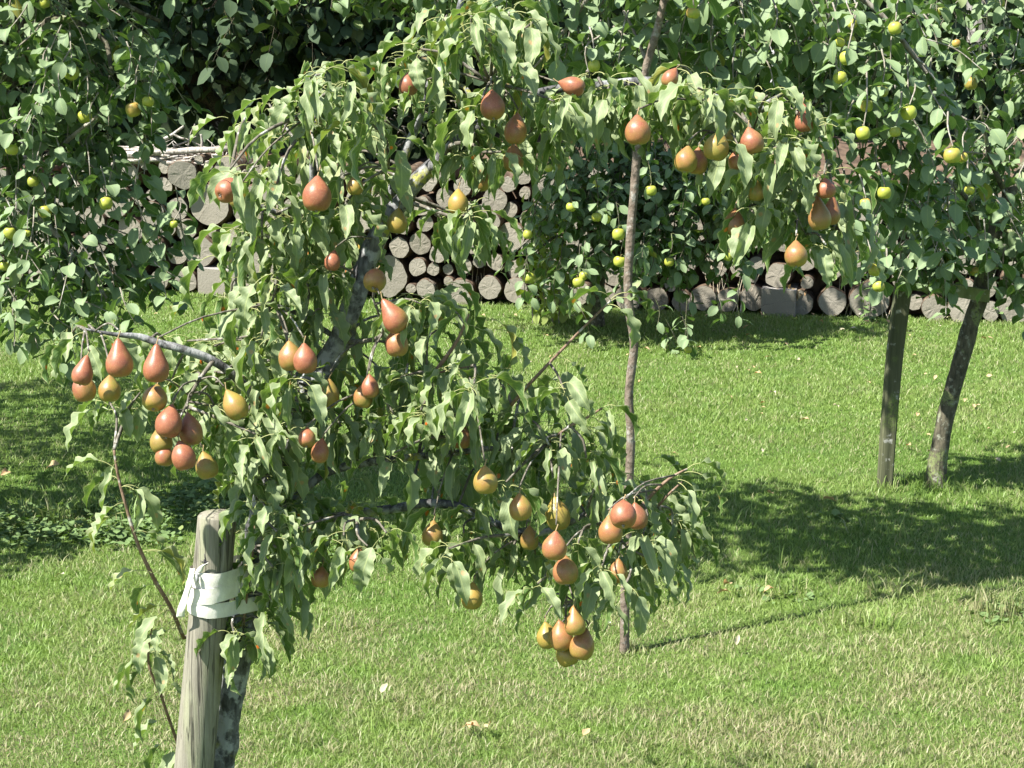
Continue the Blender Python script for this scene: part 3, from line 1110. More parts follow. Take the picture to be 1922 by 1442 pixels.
# px, py, width px, depth offset, roll (neck to the right), pitch (base towards viewer), blush, tone, shape, label
PEARS = [
    (430, 357, 45, -.20, 60, 50, .95, 0, 0, 'bright red round pear at the far left, seen from below, beside the log ends'),
    (449, 372, 36, -.06, 20, 10, .35, .25, 0, 'shaded olive pear tucked behind the bright red one at the upper left'),
    (595, 366, 55, -.22, 2, 14, .72, 0, 1, 'large red brown pear alone in the upper left leaves, neck up'),
    (925, 200, 46, -.20, -4, 22, .72, 0, 0, 'tall red pear at the top centre with its calyx pointing down at the viewer'),
    (968, 246, 44, -.14, 6, 10, .6, 0, 0, 'red pear with a leaf tip across it, below the tall top centre pear'),
    (964, 300, 41, -.10, 2, 12, .5, .12, 0, 'brownish shaded pear, lowest of the three in the top centre column'),
    (1076, 162, 38, -.18, -75, 12, .8, 0, 0, 'small red pear sticking out sideways on top of the horizontal branch'),
    (1197, 246, 47, -.26, -2, 12, .62, 0, 1, 'smooth orange pear hanging right in front of the thin bare stem'),
    (1288, 302, 42, -.14, 8, 10, .42, .03, 0, 'orange green pear, left one of the pair near the upper right pears'),
    (1309, 306, 38, -.10, 4, 8, .6, 0, 0, 'redder pear, right one of the touching pair below the long top branch'),
    (1345, 277, 47, -.18, 14, 8, .2, .05, 0, 'large green pear between the orange pair and the two red pears'),
    (1362, 254, 30, -.06, 10, 5, .1, 0, 1, 'yellow pear peeping out just above the large green pear'),
    (1411, 266, 43, -.18, -14, 10, .66, 0, 1, 'red cheeked pear half in sunlight, right of the large green pear'),
    (1385, 302, 36, -.14, 0, 14, .55, 0, 1, 'small orange pear under the half sunlit red cheeked one'),
    (1510, 228, 36, -.10, -6, 8, .75, .0, 2, 'long red pear mostly behind pale leaves at the upper right'),
    (1550, 355, 35, -.16, -6, 10, .8, 0, 1, 'round red pear at the right edge of the pear tree'),
    (1538, 408, 42, -.14, -8, 8, .45, .22, 2, 'long brown olive pear in shade under the round red one'),
    (1559, 402, 36, -.08, 8, 8, .6, .2, 2, 'brown red pear overlapping behind the long olive one at the right'),
    (1494, 478, 44, -.20, 0, 18, .52, 0, 1, 'orange yellow pear hanging lowest on the upper right branch'),
    (1378, 420, 38, -.08, 4, 14, .5, .3, 0, 'dull brown pear in shade beneath a pale leaf at the upper right'),
    (1419, 361, 32, -.08, 4, 8, .18, .05, 0, 'yellowish pear half covered by a leaf above the dull brown pear'),
    (704, 525, 43, -.14, 10, 52, .55, .08, 1, 'round russet pear beside the sloping trunk, seen from below'),
    (741, 599, 46, -.20, -32, 6, .72, 0, 2, 'long red pear hanging aslant just right of the trunk'),
    (745, 646, 43, -.16, -4, 16, .6, 0, 0, 'orange red pear right under the long slanting one by the trunk'),
    (546, 672, 46, -.18, -6, 8, .45, .03, 0, 'orange pear, left of the pair in the middle of the tree'),
    (573, 677, 46, -.21, -4, 8, .75, 0, 0, 'pinkish red pear, right of the pair in the middle of the tree'),
    (616, 742, 45, -.10, 4, 6, .3, .12, 0, 'olive green pear below the mid tree pair, near a large leaf'),
    (683, 745, 38, -.12, 8, 10, .45, .05, 0, 'orange pear, lower of the two beside the gap of bright lawn'),
    (695, 728, 34, -.14, -4, 8, .7, 0, 0, 'red pear leaning on the orange one beside the lawn gap'),
    (576, 822, 33, -.22, 0, 34, .72, 0, 1, 'small round red pear with leaves on top near the trunk fork'),
    (601, 849, 35, -.18, 10, 8, .66, .03, 0, 'red brown pear partly behind the small round one near the trunk fork'),
    (442, 763, 47, -.16, -30, 12, .35, 0, 0, 'pale orange pear poking out sideways left of the trunk'),
    (155, 702, 39, -.30, 14, 14, .75, 0, 2, 'leftmost red pear with a long neck at the end of the left branch'),
    (158, 730, 42, -.24, -10, 12, .62, .06, 0, 'red brown pear directly beneath the leftmost long necked pear'),
    (224, 681, 52, -.30, -2, 6, .72, 0, 2, 'largest red pear with a leaf stuck to it on the left branch'),
    (206, 733, 42, -.24, 0, 12, .38, .06, 0, 'orange green pear beneath the largest pear of the left branch'),
    (293, 691, 47, -.30, 2, 6, .78, 0, 2, 'red pear carrying a ladybird on its neck, left branch'),
    (291, 747, 47, -.28, 4, 38, .42, 0, 1, 'golden orange pear under the ladybird pear, base towards the viewer'),
    (317, 795, 49, -.30, 10, 16, .85, .06, 0, 'dark red pear on top of the five pear cluster at the left'),
    (358, 810, 46, -.26, -10, 10, .72, .16, 0, 'dark brown red pear, right member of the left cluster'),
    (302, 828, 41, -.24, -16, 28, .25, .22, 1, 'dark olive pear, left member of the left cluster'),
    (309, 856, 36, -.25, 10, 14, .6, .05, 1, 'small orange red pear at the bottom left of the left cluster'),
    (344, 857, 46, -.31, -16, 10, .98, 0, 1, 'bright crimson pear at the bottom of the left cluster'),
    (388, 877, 41, -.18, -14, 12, .28, .18, 0, 'olive shaded pear hanging alone just right of the left cluster'),
    (911, 903, 45, -.26, -2, 8, .33, 0, 1, 'golden pear hanging free in the gap over the shaded lawn'),
    (977, 955, 42, -.22, -4, 8, .4, 0, 0, 'yellow orange pear with a rusty spotted leaf over its shoulder'),
    (1047, 968, 48, -.12, -10, 6, .03, .05, 0, 'green pear in shade in the middle of the lower right branch'),
    (1170, 965, 49, -.30, 4, 48, .8, 0, 1, 'rosy pear facing the viewer with its dark calyx, in front of the stem'),
    (1146, 998, 44, -.26, -6, 12, .52, .02, 0, 'orange pear touching the rosy facing pear from below'),
    (1196, 972, 40, -.20, -10, 8, .65, .25, 0, 'dark red pear hidden behind the rosy facing pear'),
    (1041, 1028, 46, -.30, 4, 10, .62, 0, 0, 'glossy orange red pear at the centre of the lower right branch'),
    (1061, 1072, 50, -.26, -4, 18, .55, .02, 1, 'wide orange pear crossed by a folded leaf, below the glossy one'),
    (812, 1005, 41, -.10, 4, 12, .32, .10, 0, 'shaded golden green pear alone beneath the lower branch'),
    (994, 1013, 36, -.06, 0, 10, .35, .14, 0, 'dim orange pear hidden in leaves left of the glossy one'),
    (1160, 1075, 38, -.12, 2, 8, .5, .05, 0, 'orange pear veiled by pale hanging leaves at the lower right'),
    (1079, 1172, 41, -.24, -4, 14, .4, .05, 2, 'upper pear of the lowest hanging cluster, brown green with a neck'),
    (1054, 1197, 44, -.20, -8, 12, .5, .05, 0, 'orange brown pear in the middle of the lowest hanging cluster'),
    (1093, 1213, 46, -.22, 14, 12, .45, .06, 0, 'brown green pear on the right of the lowest hanging cluster'),
    (1064, 1228, 43, -.18, -24, 24, .12, .04, 1, 'green pear at the very bottom of the lowest hanging cluster'),
    (1028, 1196, 40, -.14, -10, 12, .1, .10, 0, 'green pear on the left of the lowest hanging cluster'),
    (672, 1055, 34, -.14, 4, 8, .6, 0, 0, 'red orange pear half behind leaves right of the post'),
    (602, 1085, 37, -.10, 6, 14, .5, .06, 1, 'low orange pear under leaves just right of the post'),
    (886, 1122, 42, -.12, 4, 10, .06, .08, 0, 'dim green pear hanging low over the lawn in the middle'),
    (860, 381, 40, -.16, 0, 14, .2, .02, 1, 'yellow green pear under a pale leaf in front of the small log ends'),
    (746, 418, 37, -.02, 4, 10, .04, .04, 0, 'yellow green pear behind the trunk in front of the log wall'),
    (767, 160, 36, -.04, 4, 8, .75, .28, 0, 'dark red pear in shade near the top of the tree'),
    (904, 340, 34, -.04, 2, 8, .4, .05, 0, 'orange pear glimpsed between leaves above the small log ends'),
    (624, 492, 30, -.10, 10, 10, .85, .03, 0, 'sliver of a red pear among leaves left of the trunk'),
    (667, 350, 32, -.06, 0, 8, .3, .02, 0, 'pale orange pear peeping between leaves right of the large upper left pear'),
    (866, 822, 36, -.02, 0, 10, .65, .12, 0, 'brown red pear deep in the leaves above the golden pear'),
    (1258, 148, 32, -.10, 30, 10, .6, .05, 0, 'orange pear half hidden on the top branch right of the stem'),
    (681, 462, 26, .10, 0, 10, .03, .0, 1, 'small yellow pear behind the trunk above the round russet pear'),
]
AG = {'l': 'apples on the left apple tree', 's': 'apples on the young apple tree', 'm': 'green apples on the weeping apple tree', 'r': 'apples on the leaning right apple tree'}
# px, py, width, tree, Y, blush, tone, label
APPLES = [
    (134, 136, 29, 'l', 6.80, .02, 0, 'bright yellow green apple with its eye showing, upper left'),
    (159, 219, 27, 'l', 6.97, .08, .02, 'shaded yellow apple above the bare pruned twig'),
    (250, 206, 27, 'l', 6.85, .45, .12, 'apple with a pinkish streaked cheek in shade left of the dark gap'),
    (278, 191, 22, 'l', 6.85, .12, 0, 'pale yellow apple just right of the pink streaked apple'),
    (199, 382, 25, 'l', 6.83, .02, 0, 'yellow green apple hanging in front of a grey log end'),
    (22, 281, 24, 'l', 6.85, .02, 0, 'green apple near the old grey post at far left'),
    (18, 437, 22, 'l', 6.85, .12, 0, 'yellow apple with a stem across it near the left edge'),
    (26, 447, 20, 'l', 6.90, .05, .05, 'small green apple behind the yellow one near the left edge'),
    (51, 438, 13, 'l', 6.80, .0, 0, 'tiny green apple right of the two at the left edge'),
    (62, 341, 22, 'l', 6.95, .02, .12, 'dim green apple in the left leaves under the bare pruned twig'),
    (85, 398, 24, 'l', 6.97, .02, .16, 'dark shaded green apple among the middle left leaves'),
    (326, 421, 15, 'l', 6.85, .0, 0, 'little green apple in the leaf strand over the logs'),
    (84, 6, 20, 'l', 7.05, .2, .1, 'dull yellow apple at the top left corner'),
    (8, 500, 18, 'l', 6.95, .1, .06, 'half seen yellow apple at the left edge, low'),
    (1222, 358, 21, 'm', 10.85, .0, 0, 'sunlit green apple just right of the bare stem'),
    (1120, 408, 20, 'm', 10.95, .0, .02, 'left apple of the touching green pair left of the stem'),
    (1138, 411, 18, 'm', 10.95, .0, .02, 'right apple of the touching green pair left of the stem'),
    (1161, 440, 25, 'm', 10.85, .0, .0, 'large green apple low beside the stem'),
    (1163, 491, 23, 'm', 10.95, .0, 0, 'green apple with a sun spot beside the stem, below the large one'),
    (1072, 389, 19, 'm', 10.95, .0, .0, 'green apple high above the yellow green shrub'),
    (1120, 345, 16, 'm', 11.05, .0, .05, 'small green apple in the dark leaves above the touching pair'),
    (992, 522, 24, 'm', 11.15, .0, 0, 'round green apple hanging in front of the lower log ends'),
    (991, 440, 19, 'm', 11.25, .0, .02, 'green apple against the big cut log end'),
    (1030, 316, 17, 'm', 11.05, .02, 0, 'bright yellow green apple under the pear leaves, right of the log ends'),
    (1062, 330, 14, 'm', 11.05, .02, .02, 'smaller apple right of the bright yellow green one'),
    (1142, 207, 25, 'm', 11.05, .0, .06, 'shaded green apple under the top canopy, left of the stem'),
    (1164, 212, 20, 'm', 11.05, .0, .08, 'second shaded green apple under the canopy, nearest the stem'),
    (1152, 228, 20, 'm', 10.955, .0, .05, 'lowest of the three shaded apples under the canopy'),
    (1366, 482, 17, 'm', 10.85, .0, 0, 'bright small green apple right of the dark foliage'),
    (1380, 452, 20, 'm', 10.85, .0, .14, 'dim green apple below the dull brown pear'),
    (1325, 378, 16, 'm', 10.95, .02, .03, 'yellowish green apple in the dark foliage under the upper right pears'),
    (1086, 530, 22, 'm', 10.95, .0, .03, 'green apple in the low dark leaves above the lawn edge'),
    (1095, 518, 17, 'm', 10.955, .0, .02, 'smaller green apple touching the low one above the lawn edge'),
    (1256, 492, 18, 'm', 10.85, .0, .08, 'dark green apple right of the bare stem, low in the foliage'),
    (1292, 657, 14, 'm', 10.75, .0, .12, 'tiny green apple on the shoot hanging over the lawn'),
    (1301, 25, 25, 's', 5.55, .42, 0, 'orange flushed apple at the top edge right of the stem'),
    (1590, 109, 27, 's', 5.65, .06, 0, 'largest yellow apple in the top right bunch'),
    (1576, 80, 20, 's', 5.70, .04, 0, 'pale yellow apple above the largest yellow one'),
    (1596, 78, 20, 's', 5.75, .3, .03, 'orange yellow apple behind the hanging twig in the top right bunch'),
    (1577, 146, 25, 's', 5.70, .05, .02, 'green yellow apple beneath the largest yellow one'),
    (1600, 45, 19, 's', 5.80, .4, .02, 'half hidden orange apple above the top right bunch'),
    (1560, 55, 20, 's', 5.85, .1, .03, 'yellow apple between leaves left of the top right bunch'),
    (1680, 53, 25, 's', 5.60, .35, 0, 'yellow orange apple on the arching grey branch'),
    (1627, 199, 23, 's', 5.60, .42, 0, 'small orange apple on a twig in the middle of the right crown'),
    (1620, 250, 26, 's', 5.55, .05, 0, 'round lime apple with two leaves under it in the right crown'),
    (1588, 238, 22, 's', 5.75, .04, .1, 'dim green apple left of the round lime one'),
    (1706, 212, 29, 's', 5.65, .08, 0, 'yellow apple behind a dark leaf below the arching branch'),
    (1655, 172, 24, 's', 5.90, .4, .25, 'dark brownish apple in shade inside the right crown'),
    (1787, 292, 32, 's', 5.60, .36, 0, 'big orange green apple at the end of the arching branch'),
    (1807, 296, 20, 's', 5.65, .45, .02, 'small orange apple tucked beside the big end apple'),
    (1624, 383, 21, 's', 5.65, .5, 0, 'orange apple with a leaf hanging below it'),
    (1587, 425, 27, 's', 5.50, .03, 0, 'lime green apple right beside the brown pears'),
    (1642, 507, 24, 's', 5.60, .28, 0, 'upper of the two low pale apples near the stake'),
    (1649, 538, 23, 's', 5.55, .34, 0, 'lowest pale apple with a pink flush near the stake'),
    (1660, 362, 26, 's', 5.80, .02, .03, 'lime green apple under broad leaves in the right crown'),
    (1820, 357, 19, 's', 5.75, .25, .02, 'yellow orange apple below the big end apple'),
    (1680, 248, 20, 's', 5.85, .04, .05, 'green apple partly covered below the yellow apple'),
    (1016, 68, 23, 's', 5.85, .04, .03, 'green apple at the top, above the tall red pear'),
    (1115, 124, 24, 's', 5.75, .1, 0, 'pale yellow apple above the horizontal pear branch'),
    (1375, 165, 22, 's', 5.95, .05, .06, 'green apple behind the long top pear branch'),
    (1778, 395, 24, 'r', 7.6, .04, .03, 'yellow green apple in the shaded right foliage, upper'),
    (1757, 418, 25, 'r', 7.6, .05, .05, 'yellow green apple in the shaded right foliage, lower'),
    (1765, 495, 18, 'r', 7.7, .1, .18, 'dim yellow apple over the stake and its cross rail'),
    (1830, 510, 17, 'r', 7.75, .5, .05, 'brown apple with its eye showing in front of the leaning trunk'),
    (1795, 82, 15, 'r', 8.4, .5, .06, 'small orange brown apple in the dark upper right, upper one'),
    (1777, 105, 15, 'r', 8.4, .6, .05, 'small orange brown apple next to the arching branch in the dark upper right'),
    (1822, 157, 24, 'r', 8.3, .4, .3, 'dark brown apple deep in the upper right shade'),
    (1764, 20, 20, 'r', 8.4, .3, .25, 'dark apple at the top edge in the upper right shade'),
    (1878, 5, 15, 'r', 8.4, .45, .08, 'orange apple cut by the top edge at far right'),
]

def apple_spurs(L, st, tree):
    """a leafy spur down to every apple"""
    for (px, py, wd, tr, Y, bl, tn, lab) in APPLES:
        if tr == tree:
            tip = P(px + wd * .05, py - wd * .55, Y)
            hang_twig(L, st, P(px + U(-18, 18), py - wd * 1.2 - U(25, 55), Y + U(.03, .10)), tip, .03, n0=.0, sc=(.75, 1.0), sag=.01)


# ------------------------------------------------------------------ apple trees
def build_left_apple():
    Y = 7.4
    b = G(-75, 965)
    root = empty('apple_tree', b, 'apple tree with yellow green fruit filling the left edge', 'apple tree', None)
    branch(root, 'trunk', [(b.x, b.y, -.05), (b.x + .02, b.y, .5), P(-35, 540, 7.6), P(0, 440, 7.6), P(24, 340, 7.6), P(20, 180, 7.5), P(-10, -60, 7.5)], (.05, .045, .038, .03, .025, .02), M['apple_bark'], 10)
    branch(root, 'branch', [P(20, 300, 7.55), P(70, 300, 7.4), P(100, 285, 7.2), P(150, 245, 7.1), P(190, 213, 7.05)], (.014, .011, .0085, .0075), M['apple_twig'], 7)
    branch(root, 'branch', [P(20, 180, 7.5), P(90, 40, 7.3), P(190, 70, 7.2), P(210, 140, 7.1)], (.018, .014, .011, .008), M['apple_bark'], 7)
    branch(root, 'branch', [P(10, 100, 7.5), P(120, -30, 7.4), P(300, 40, 7.3)], (.018, .014, .008), M['apple_bark'], 7)
    branch(root, 'branch', [P(0, 430, 7.6), P(60, 400, 7.2), P(130, 470, 7.1), P(200, 560, 7.0)], (.016, .012, .009, .005), M['apple_twig'], 7)
    L, st = Leaves(APPLE), []
    for (x, y, yy, rx, ry, rd, n) in ((90, 30, 7.3, 190, 90, 0.35, 46), (170, 110, 7.1, 150, 90, 0.3, 30), (30, 160, 7.3, 110, 110, 0.35, 26), (240, 170, 7.2, 90, 50, 0.2, 9), (90, 275, 7.2, 120, 70, 0.3, 19),
                                      (40, 375, 7.2, 110, 100, 0.35, 22), (120, 405, 7.1, 90, 90, 0.3, 19), (60, 475, 7.2, 130, 70, 0.35, 26), (180, 500, 7.1, 80, 50, 0.25, 12), (-110, 250, 7.4, 130, 330, 0.5, 70),
                                      (0, -160, 7.3, 330, 130, 0.6, 70), (150, 250, 7.3, 60, 50, 0.2, 7), (60, 545, 7.2, 100, 40, 0.3, 12)):
        ell(L, st, x, y, yy, rx, ry, rd, n, length=(.13, .3))
    for (c, r, n) in (((-2.6, 7.0, .95), (.45, .7, .4), 110), ((-2.9, 8.0, 1.9), (.8, .6, .5), 150), ((-3.1, 9.2, 1.9), (.8, .7, .5), 150)):
        fill_crown(L, st, c, r, n, (.15, .35), gap=.028)
    # the crown reaches over the top of the picture towards the pear tree
    branch(root, 'branch', [P(20, 180, 7.5), (-1.75, 7.2, 2.35), (-1.2, 6.8, 2.62), (-.7, 6.5, 2.66)], (.018, .014, .010, .005), M['apple_bark'], 7)
    for (c, r, n) in (((-1.25, 6.7, 2.62), (.75, .65, .18), 170), ((-1.6, 7.4, 2.6), (.5, .4, .2), 60)):
        fill_crown(L, st, c, r, n, (.12, .28), gap=.028)
    for (x0, y0, x1, y1, yy) in ((262, 300, 275, 420, 6.95), (275, 330, 300, 470, 7.0), (290, 420, 312, 560, 6.95), (330, 350, 345, 450, 7.05), (300, 380, 352, 440, 7.0), (250, 240, 270, 340, 7.0), (215, 300, 215, 400, 7.05),
                                 (160, 300, 200, 370, 7.1), (240, 360, 262, 450, 7.0), (225, 540, 255, 610, 6.9), (130, 560, 230, 600, 6.9), (190, 470, 215, 540, 7.0), (100, 590, 160, 630, 7.0), (290, 490, 330, 520, 6.95), (335, 410, 352, 490, 7.0)):
        hang_twig(L, st, P(x0, y0, yy), P(x1, y1, yy - .03), .02)
    L.thin_before([(a[0], a[1], a[2], a[4]) for a in APPLES if a[3] == 'l'], .3)
    apple_spurs(L, st, 'l')
    twig_part(root, st, M['apple_twig'])
    L.build(root, 300)


build_left_apple()


def build_sapling():
    b = G(1172, 1225)
    Y = b.y
    root = empty('apple_tree', b, 'young apple tree with a thin bare stem right of the pear tree', 'apple tree', None)
    pts = [(b.x, Y, -.04)] + [P(x, y, Y) for x, y in ((1172, 1218), (1174, 1100), (1179, 950), (1184, 820), (1180, 740), (1190, 650), (1182, 585), (1179, 520), (1185, 420), (1191, 350), (1196, 280), (1201, 200), (1212, 130), (1232, 60), (1246, 0), (1262, -90), (1290, -200))]
    branch(root, 'trunk', pts, (.021, .0150, .0144, .0140, .0138, .0138, .0135, .0135, .0132, .013, .0125, .012, .011, .010, .009), M['sapling_bark'], 12, 5, .12, .10)
    Ym = Y + .35
    branch(root, 'branch', [P(1246, 0, Y), P(1380, -90, Y + .2), P(1520, -60, Ym), P(1640, 15, Ym), P(1700, 85, Ym), P(1752, 155, Ym), P(1788, 215, Ym), P(1796, 260, Ym), P(1800, 290, Ym)], (.012, .011, .0095, .0085, .008, .0075, .005, .003), M['apple_twig'], 8)
    branch(root, 'branch', [P(1785, 210, Ym), P(1815, 225, Ym), P(1850, 245, Ym - .03)], (.005, .004, .002), M['apple_twig'], 6)
    branch(root, 'branch', [P(1262, -90, Y), P(1150, -60, Y + .2), P(1060, 60, Y + .3), P(1000, 130, Y + .3)], (.01, .008, .006, .004), M['apple_twig'], 7)
    branch(root, 'branch', [P(1215, 120, Y), P(1190, 60, Y + .1), P(1170, 20, Y + .1)], (.007, .005, .004), M['apple_twig'], 6)
    branch(root, 'branch', [P(1290, -200, Y), P(1420, -120, Y + .3), P(1560, 40, Y + .5), P(1600, 130, Y + .5), P(1590, 260, Y + .5)], (.01, .008, .006, .004, .003), M['apple_twig'], 7)
    L, st = Leaves(APPLE), []
    for (x0, y0, x1, y1, dy) in ((1590, 40, 1580, 240, .35), (1610, 110, 1616, 330, .4), (1650, 150, 1640, 330, .35), (1640, 300, 1646, 470, .3), (1646, 450, 1655, 535, .3), (1700, 100, 1690, 280, .4), (1690, 260, 1690, 400, .4),
                                 (1665, 220, 1680, 330, .35), (1560, 30, 1545, 180, .4), (1500, -20, 1465, 110, .4), (1440, -20, 1425, 140, .4), (1425, 60, 1450, 190, .45), (1390, 0, 1380, 150, .3), (1330, -20, 1310, 120, .25), (1300, -30, 1290, 60, .2), (1250, 0, 1240, 120, .1),
                                 (1150, -30, 1120, 110, .3), (1100, -20, 1060, 110, .3), (1040, -40, 1010, 90, .35), (1000, 0, 960, 120, .4), (1180, 20, 1160, 130, .1), (1350, 60, 1330, 160, .2), (1480, 60, 1500, 170, .4), (1530, 130, 1560, 260, .5),
                                 (1815, 225, 1862, 252, .34), (1840, 240, 1850, 200, .33), (1800, 285, 1850, 290, .34), (1750, 150, 1740, 300, .38), (1740, 280, 1735, 420, .4), (1790, 215, 1770, 330, .38), (1720, 110, 1750, 190, .3), (1690, 40, 1740, 45, .3),
                                 (1620, 320, 1605, 420, .4), (1570, 200, 1585, 330, .5), (1585, 320, 1590, 400, .5), (1760, 320, 1790, 420, .4), (1820, 300, 1850, 380, .4), (1655, 330, 1700, 420, .45), (1560, -30, 1620, 60, .4), (1640, -30, 1690, 30, .4),
                                 (1610, 400, 1615, 480, .4), (1630, 180, 1600, 260, .3), (1720, 190, 1710, 250, .3), (1100, 90, 1080, 150, .3), (1200, 60, 1190, 150, .2), (1270, 90, 1265, 150, .2)):
        hang_twig(L, st, P(x0, y0, Y + dy), P(x1, y1, Y + dy - .05), .021)
    for (x, y, dy, rx, ry, rd, n) in ((1640, 150, .4, 110, 130, .3, 19), (1500, 20, .4, 130, 70, .4, 18), (1350, 40, .4, 100, 70, .4, 17), (1120, 50, .5, 140, 70, .4, 17), (1560, 30, 1.0, 180, 80, .3, 10), (1250, 20, .8, 180, 70, .3, 10), (1020, 10, .8, 120, 60, .3, 7), (1700, 60, .5, 80, 70, .2, 8), (1450, -90, .2, 280, 50, .5, 40), (1700, 340, .5, 80, 70, .15, 8), (1230, 100, .5, 60, 70, .2, 8)):
        ell(L, st, x, y, Y + dy, rx, ry, rd, n, length=(.12, .28))
    # crown above the picture, it throws the shade on the lawn to the right
    for (c, r, n) in (((0.0, 6.3, 2.4), (.5, .6, .22), 80), ((-0.6, 6.4, 2.45), (.6, .6, .25), 100), ((0.95, 7.3, 2.4), (.5, .4, .2), 60)):
        fill_crown(L, st, c, r, n, (.15, .35), gap=.026)
    L.thin_before([(a[0], a[1], a[2], a[4]) for a in APPLES if a[3] == 's'], .3)
    apple_spurs(L, st, 's')
    twig_part(root, st, M['apple_twig'])
    L.build(root, 300)
    return Y


SAP_Y = build_sapling()


def build_mid_apple():
    b = G(1122, 612)
    Y = b.y
    root = empty('apple_tree', b, 'low weeping apple tree with green fruit shading the log wall behind the stem', 'apple tree', None)
    branch(root, 'trunk', [(b.x, Y, -.05), P(1120, 560, Y), P(1130, 480, Y - .05), P(1150, 380, Y - .1), P(1170, 250, Y - .2), P(1180, 120, Y - .3)], (.05, .045, .04, .035, .03, .02), M['apple_bark'], 10)
    for (pts, r) in (([(1130, 470), (1060, 440), (1010, 470), (970, 520)], .012), ([(1150, 380), (1230, 330), (1300, 380), (1340, 480)], .014), ([(1140, 420), (1200, 440), (1260, 500), (1280, 600)], .012), ([(1170, 250), (1100, 240), (1050, 300)], .012),
                     ([(1170, 240), (1260, 220), (1360, 280), (1390, 400)], .014), ([(1140, 440), (1090, 500), (1060, 560)], .01)):
        branch(root, 'branch', [P(x, y, Y - .05 - .08 * i) for i, (x, y) in enumerate(pts)], (r, r * .8, r * .5, r * .3), M['apple_bark'], 7)
    L, st = Leaves(APPLE_FAR), []
    for (x, y, dy, rx, ry, rd, n) in ((1150, 300, -0.5, 110, 80, 0.4, 30), (1080, 310, -0.4, 80, 80, 0.35, 20), (1060, 382, -0.4, 70, 90, 0.3, 14), (1130, 412, -0.6, 80, 80, 0.35, 15), (1230, 350, -0.6, 90, 110, 0.4, 31), (1310, 320, -0.6, 80, 100, 0.4, 23),
                                      (1290, 412, -0.7, 90, 70, 0.35, 17), (1220, 452, -0.8, 70, 50, 0.3, 10), (1370, 370, -0.6, 50, 110, 0.3, 14), (1360, 462, -0.8, 40, 40, 0.2, 4), (1090, 472, -0.7, 50, 40, 0.25, 7), (1200, 230, -0.4, 140, 70, 0.4, 26), (1340, 290, -0.5, 90, 70, 0.3, 18),
                                      (1130, 170, -0.5, 110, 50, 0.4, 14), (1120, -120, -1.1, 200, 110, 0.5, 110), (900, -125, -1.1, 240, 110, 0.6, 280), (720, -160, -1, 170, 120, 0.5, 150), (1240, 382, -0.5, 120, 120, 0.3, 23), (1130, 350, -0.5, 110, 120, 0.3, 27)):  # the three crowns above the view are added to darken the skirt
        ell(L, st, x, y, Y + dy * .75, rx, ry, rd * .8, n, length=(.16, .36), gap=.028)
    for (x0, y0, x1, y1, yy) in ((1290, 560, 1288, 690, 10.95), (1243, 610, 1256, 690, 10.95), (1390, 520, 1388, 600, 11.0), (1075, 560, 1108, 630, 11.05), (1230, 560, 1232, 620, 10.95), (990, 480, 985, 560, 11.1), (1345, 540, 1360, 600, 11.0), (1250, 600, 1285, 680, 10.95), (1285, 660, 1320, 690, 10.95)):
        hang_twig(L, st, P(x0, y0, yy), P(x1, y1, yy), .027, n0=.3)
    L.thin_before([(a[0], a[1], a[2], a[4]) for a in APPLES if a[3] == 'm'], .3)
    apple_spurs(L, st, 'm')
    twig_part(root, st, M['apple_bark'])
    L.build(root, 260)
    # yellow-green shrub glowing behind its left side
    b = G(1035, 602)
    root = empty('shrub', (b.x, b.y - .15, 0), 'sunlit yellow green shrub in front of the logs behind the green apples', 'shrub')
    L, st = Leaves(BRIGHT), []
    for k in range(6):
        x = 1000 + 12 * k
        hang_twig(L, st, (P(x, 600, b.y).x, b.y - .15, 0.0), P(x + U(-12, 12), U(350, 400), b.y - .15), .045, r=(.005, .002))
    for (x, y, n) in ((1005, 400, 6), (1015, 470, 8), (1035, 540, 8), (1045, 430, 5), (1030, 380, 4)):
        ell(L, st, x, y, b.y - .25, 24, 40, .1, n, length=(.1, .25), gap=.04)
    twig_part(root, st, M['apple_twig'], 'stems')
    L.build(root, 120)


build_mid_apple()


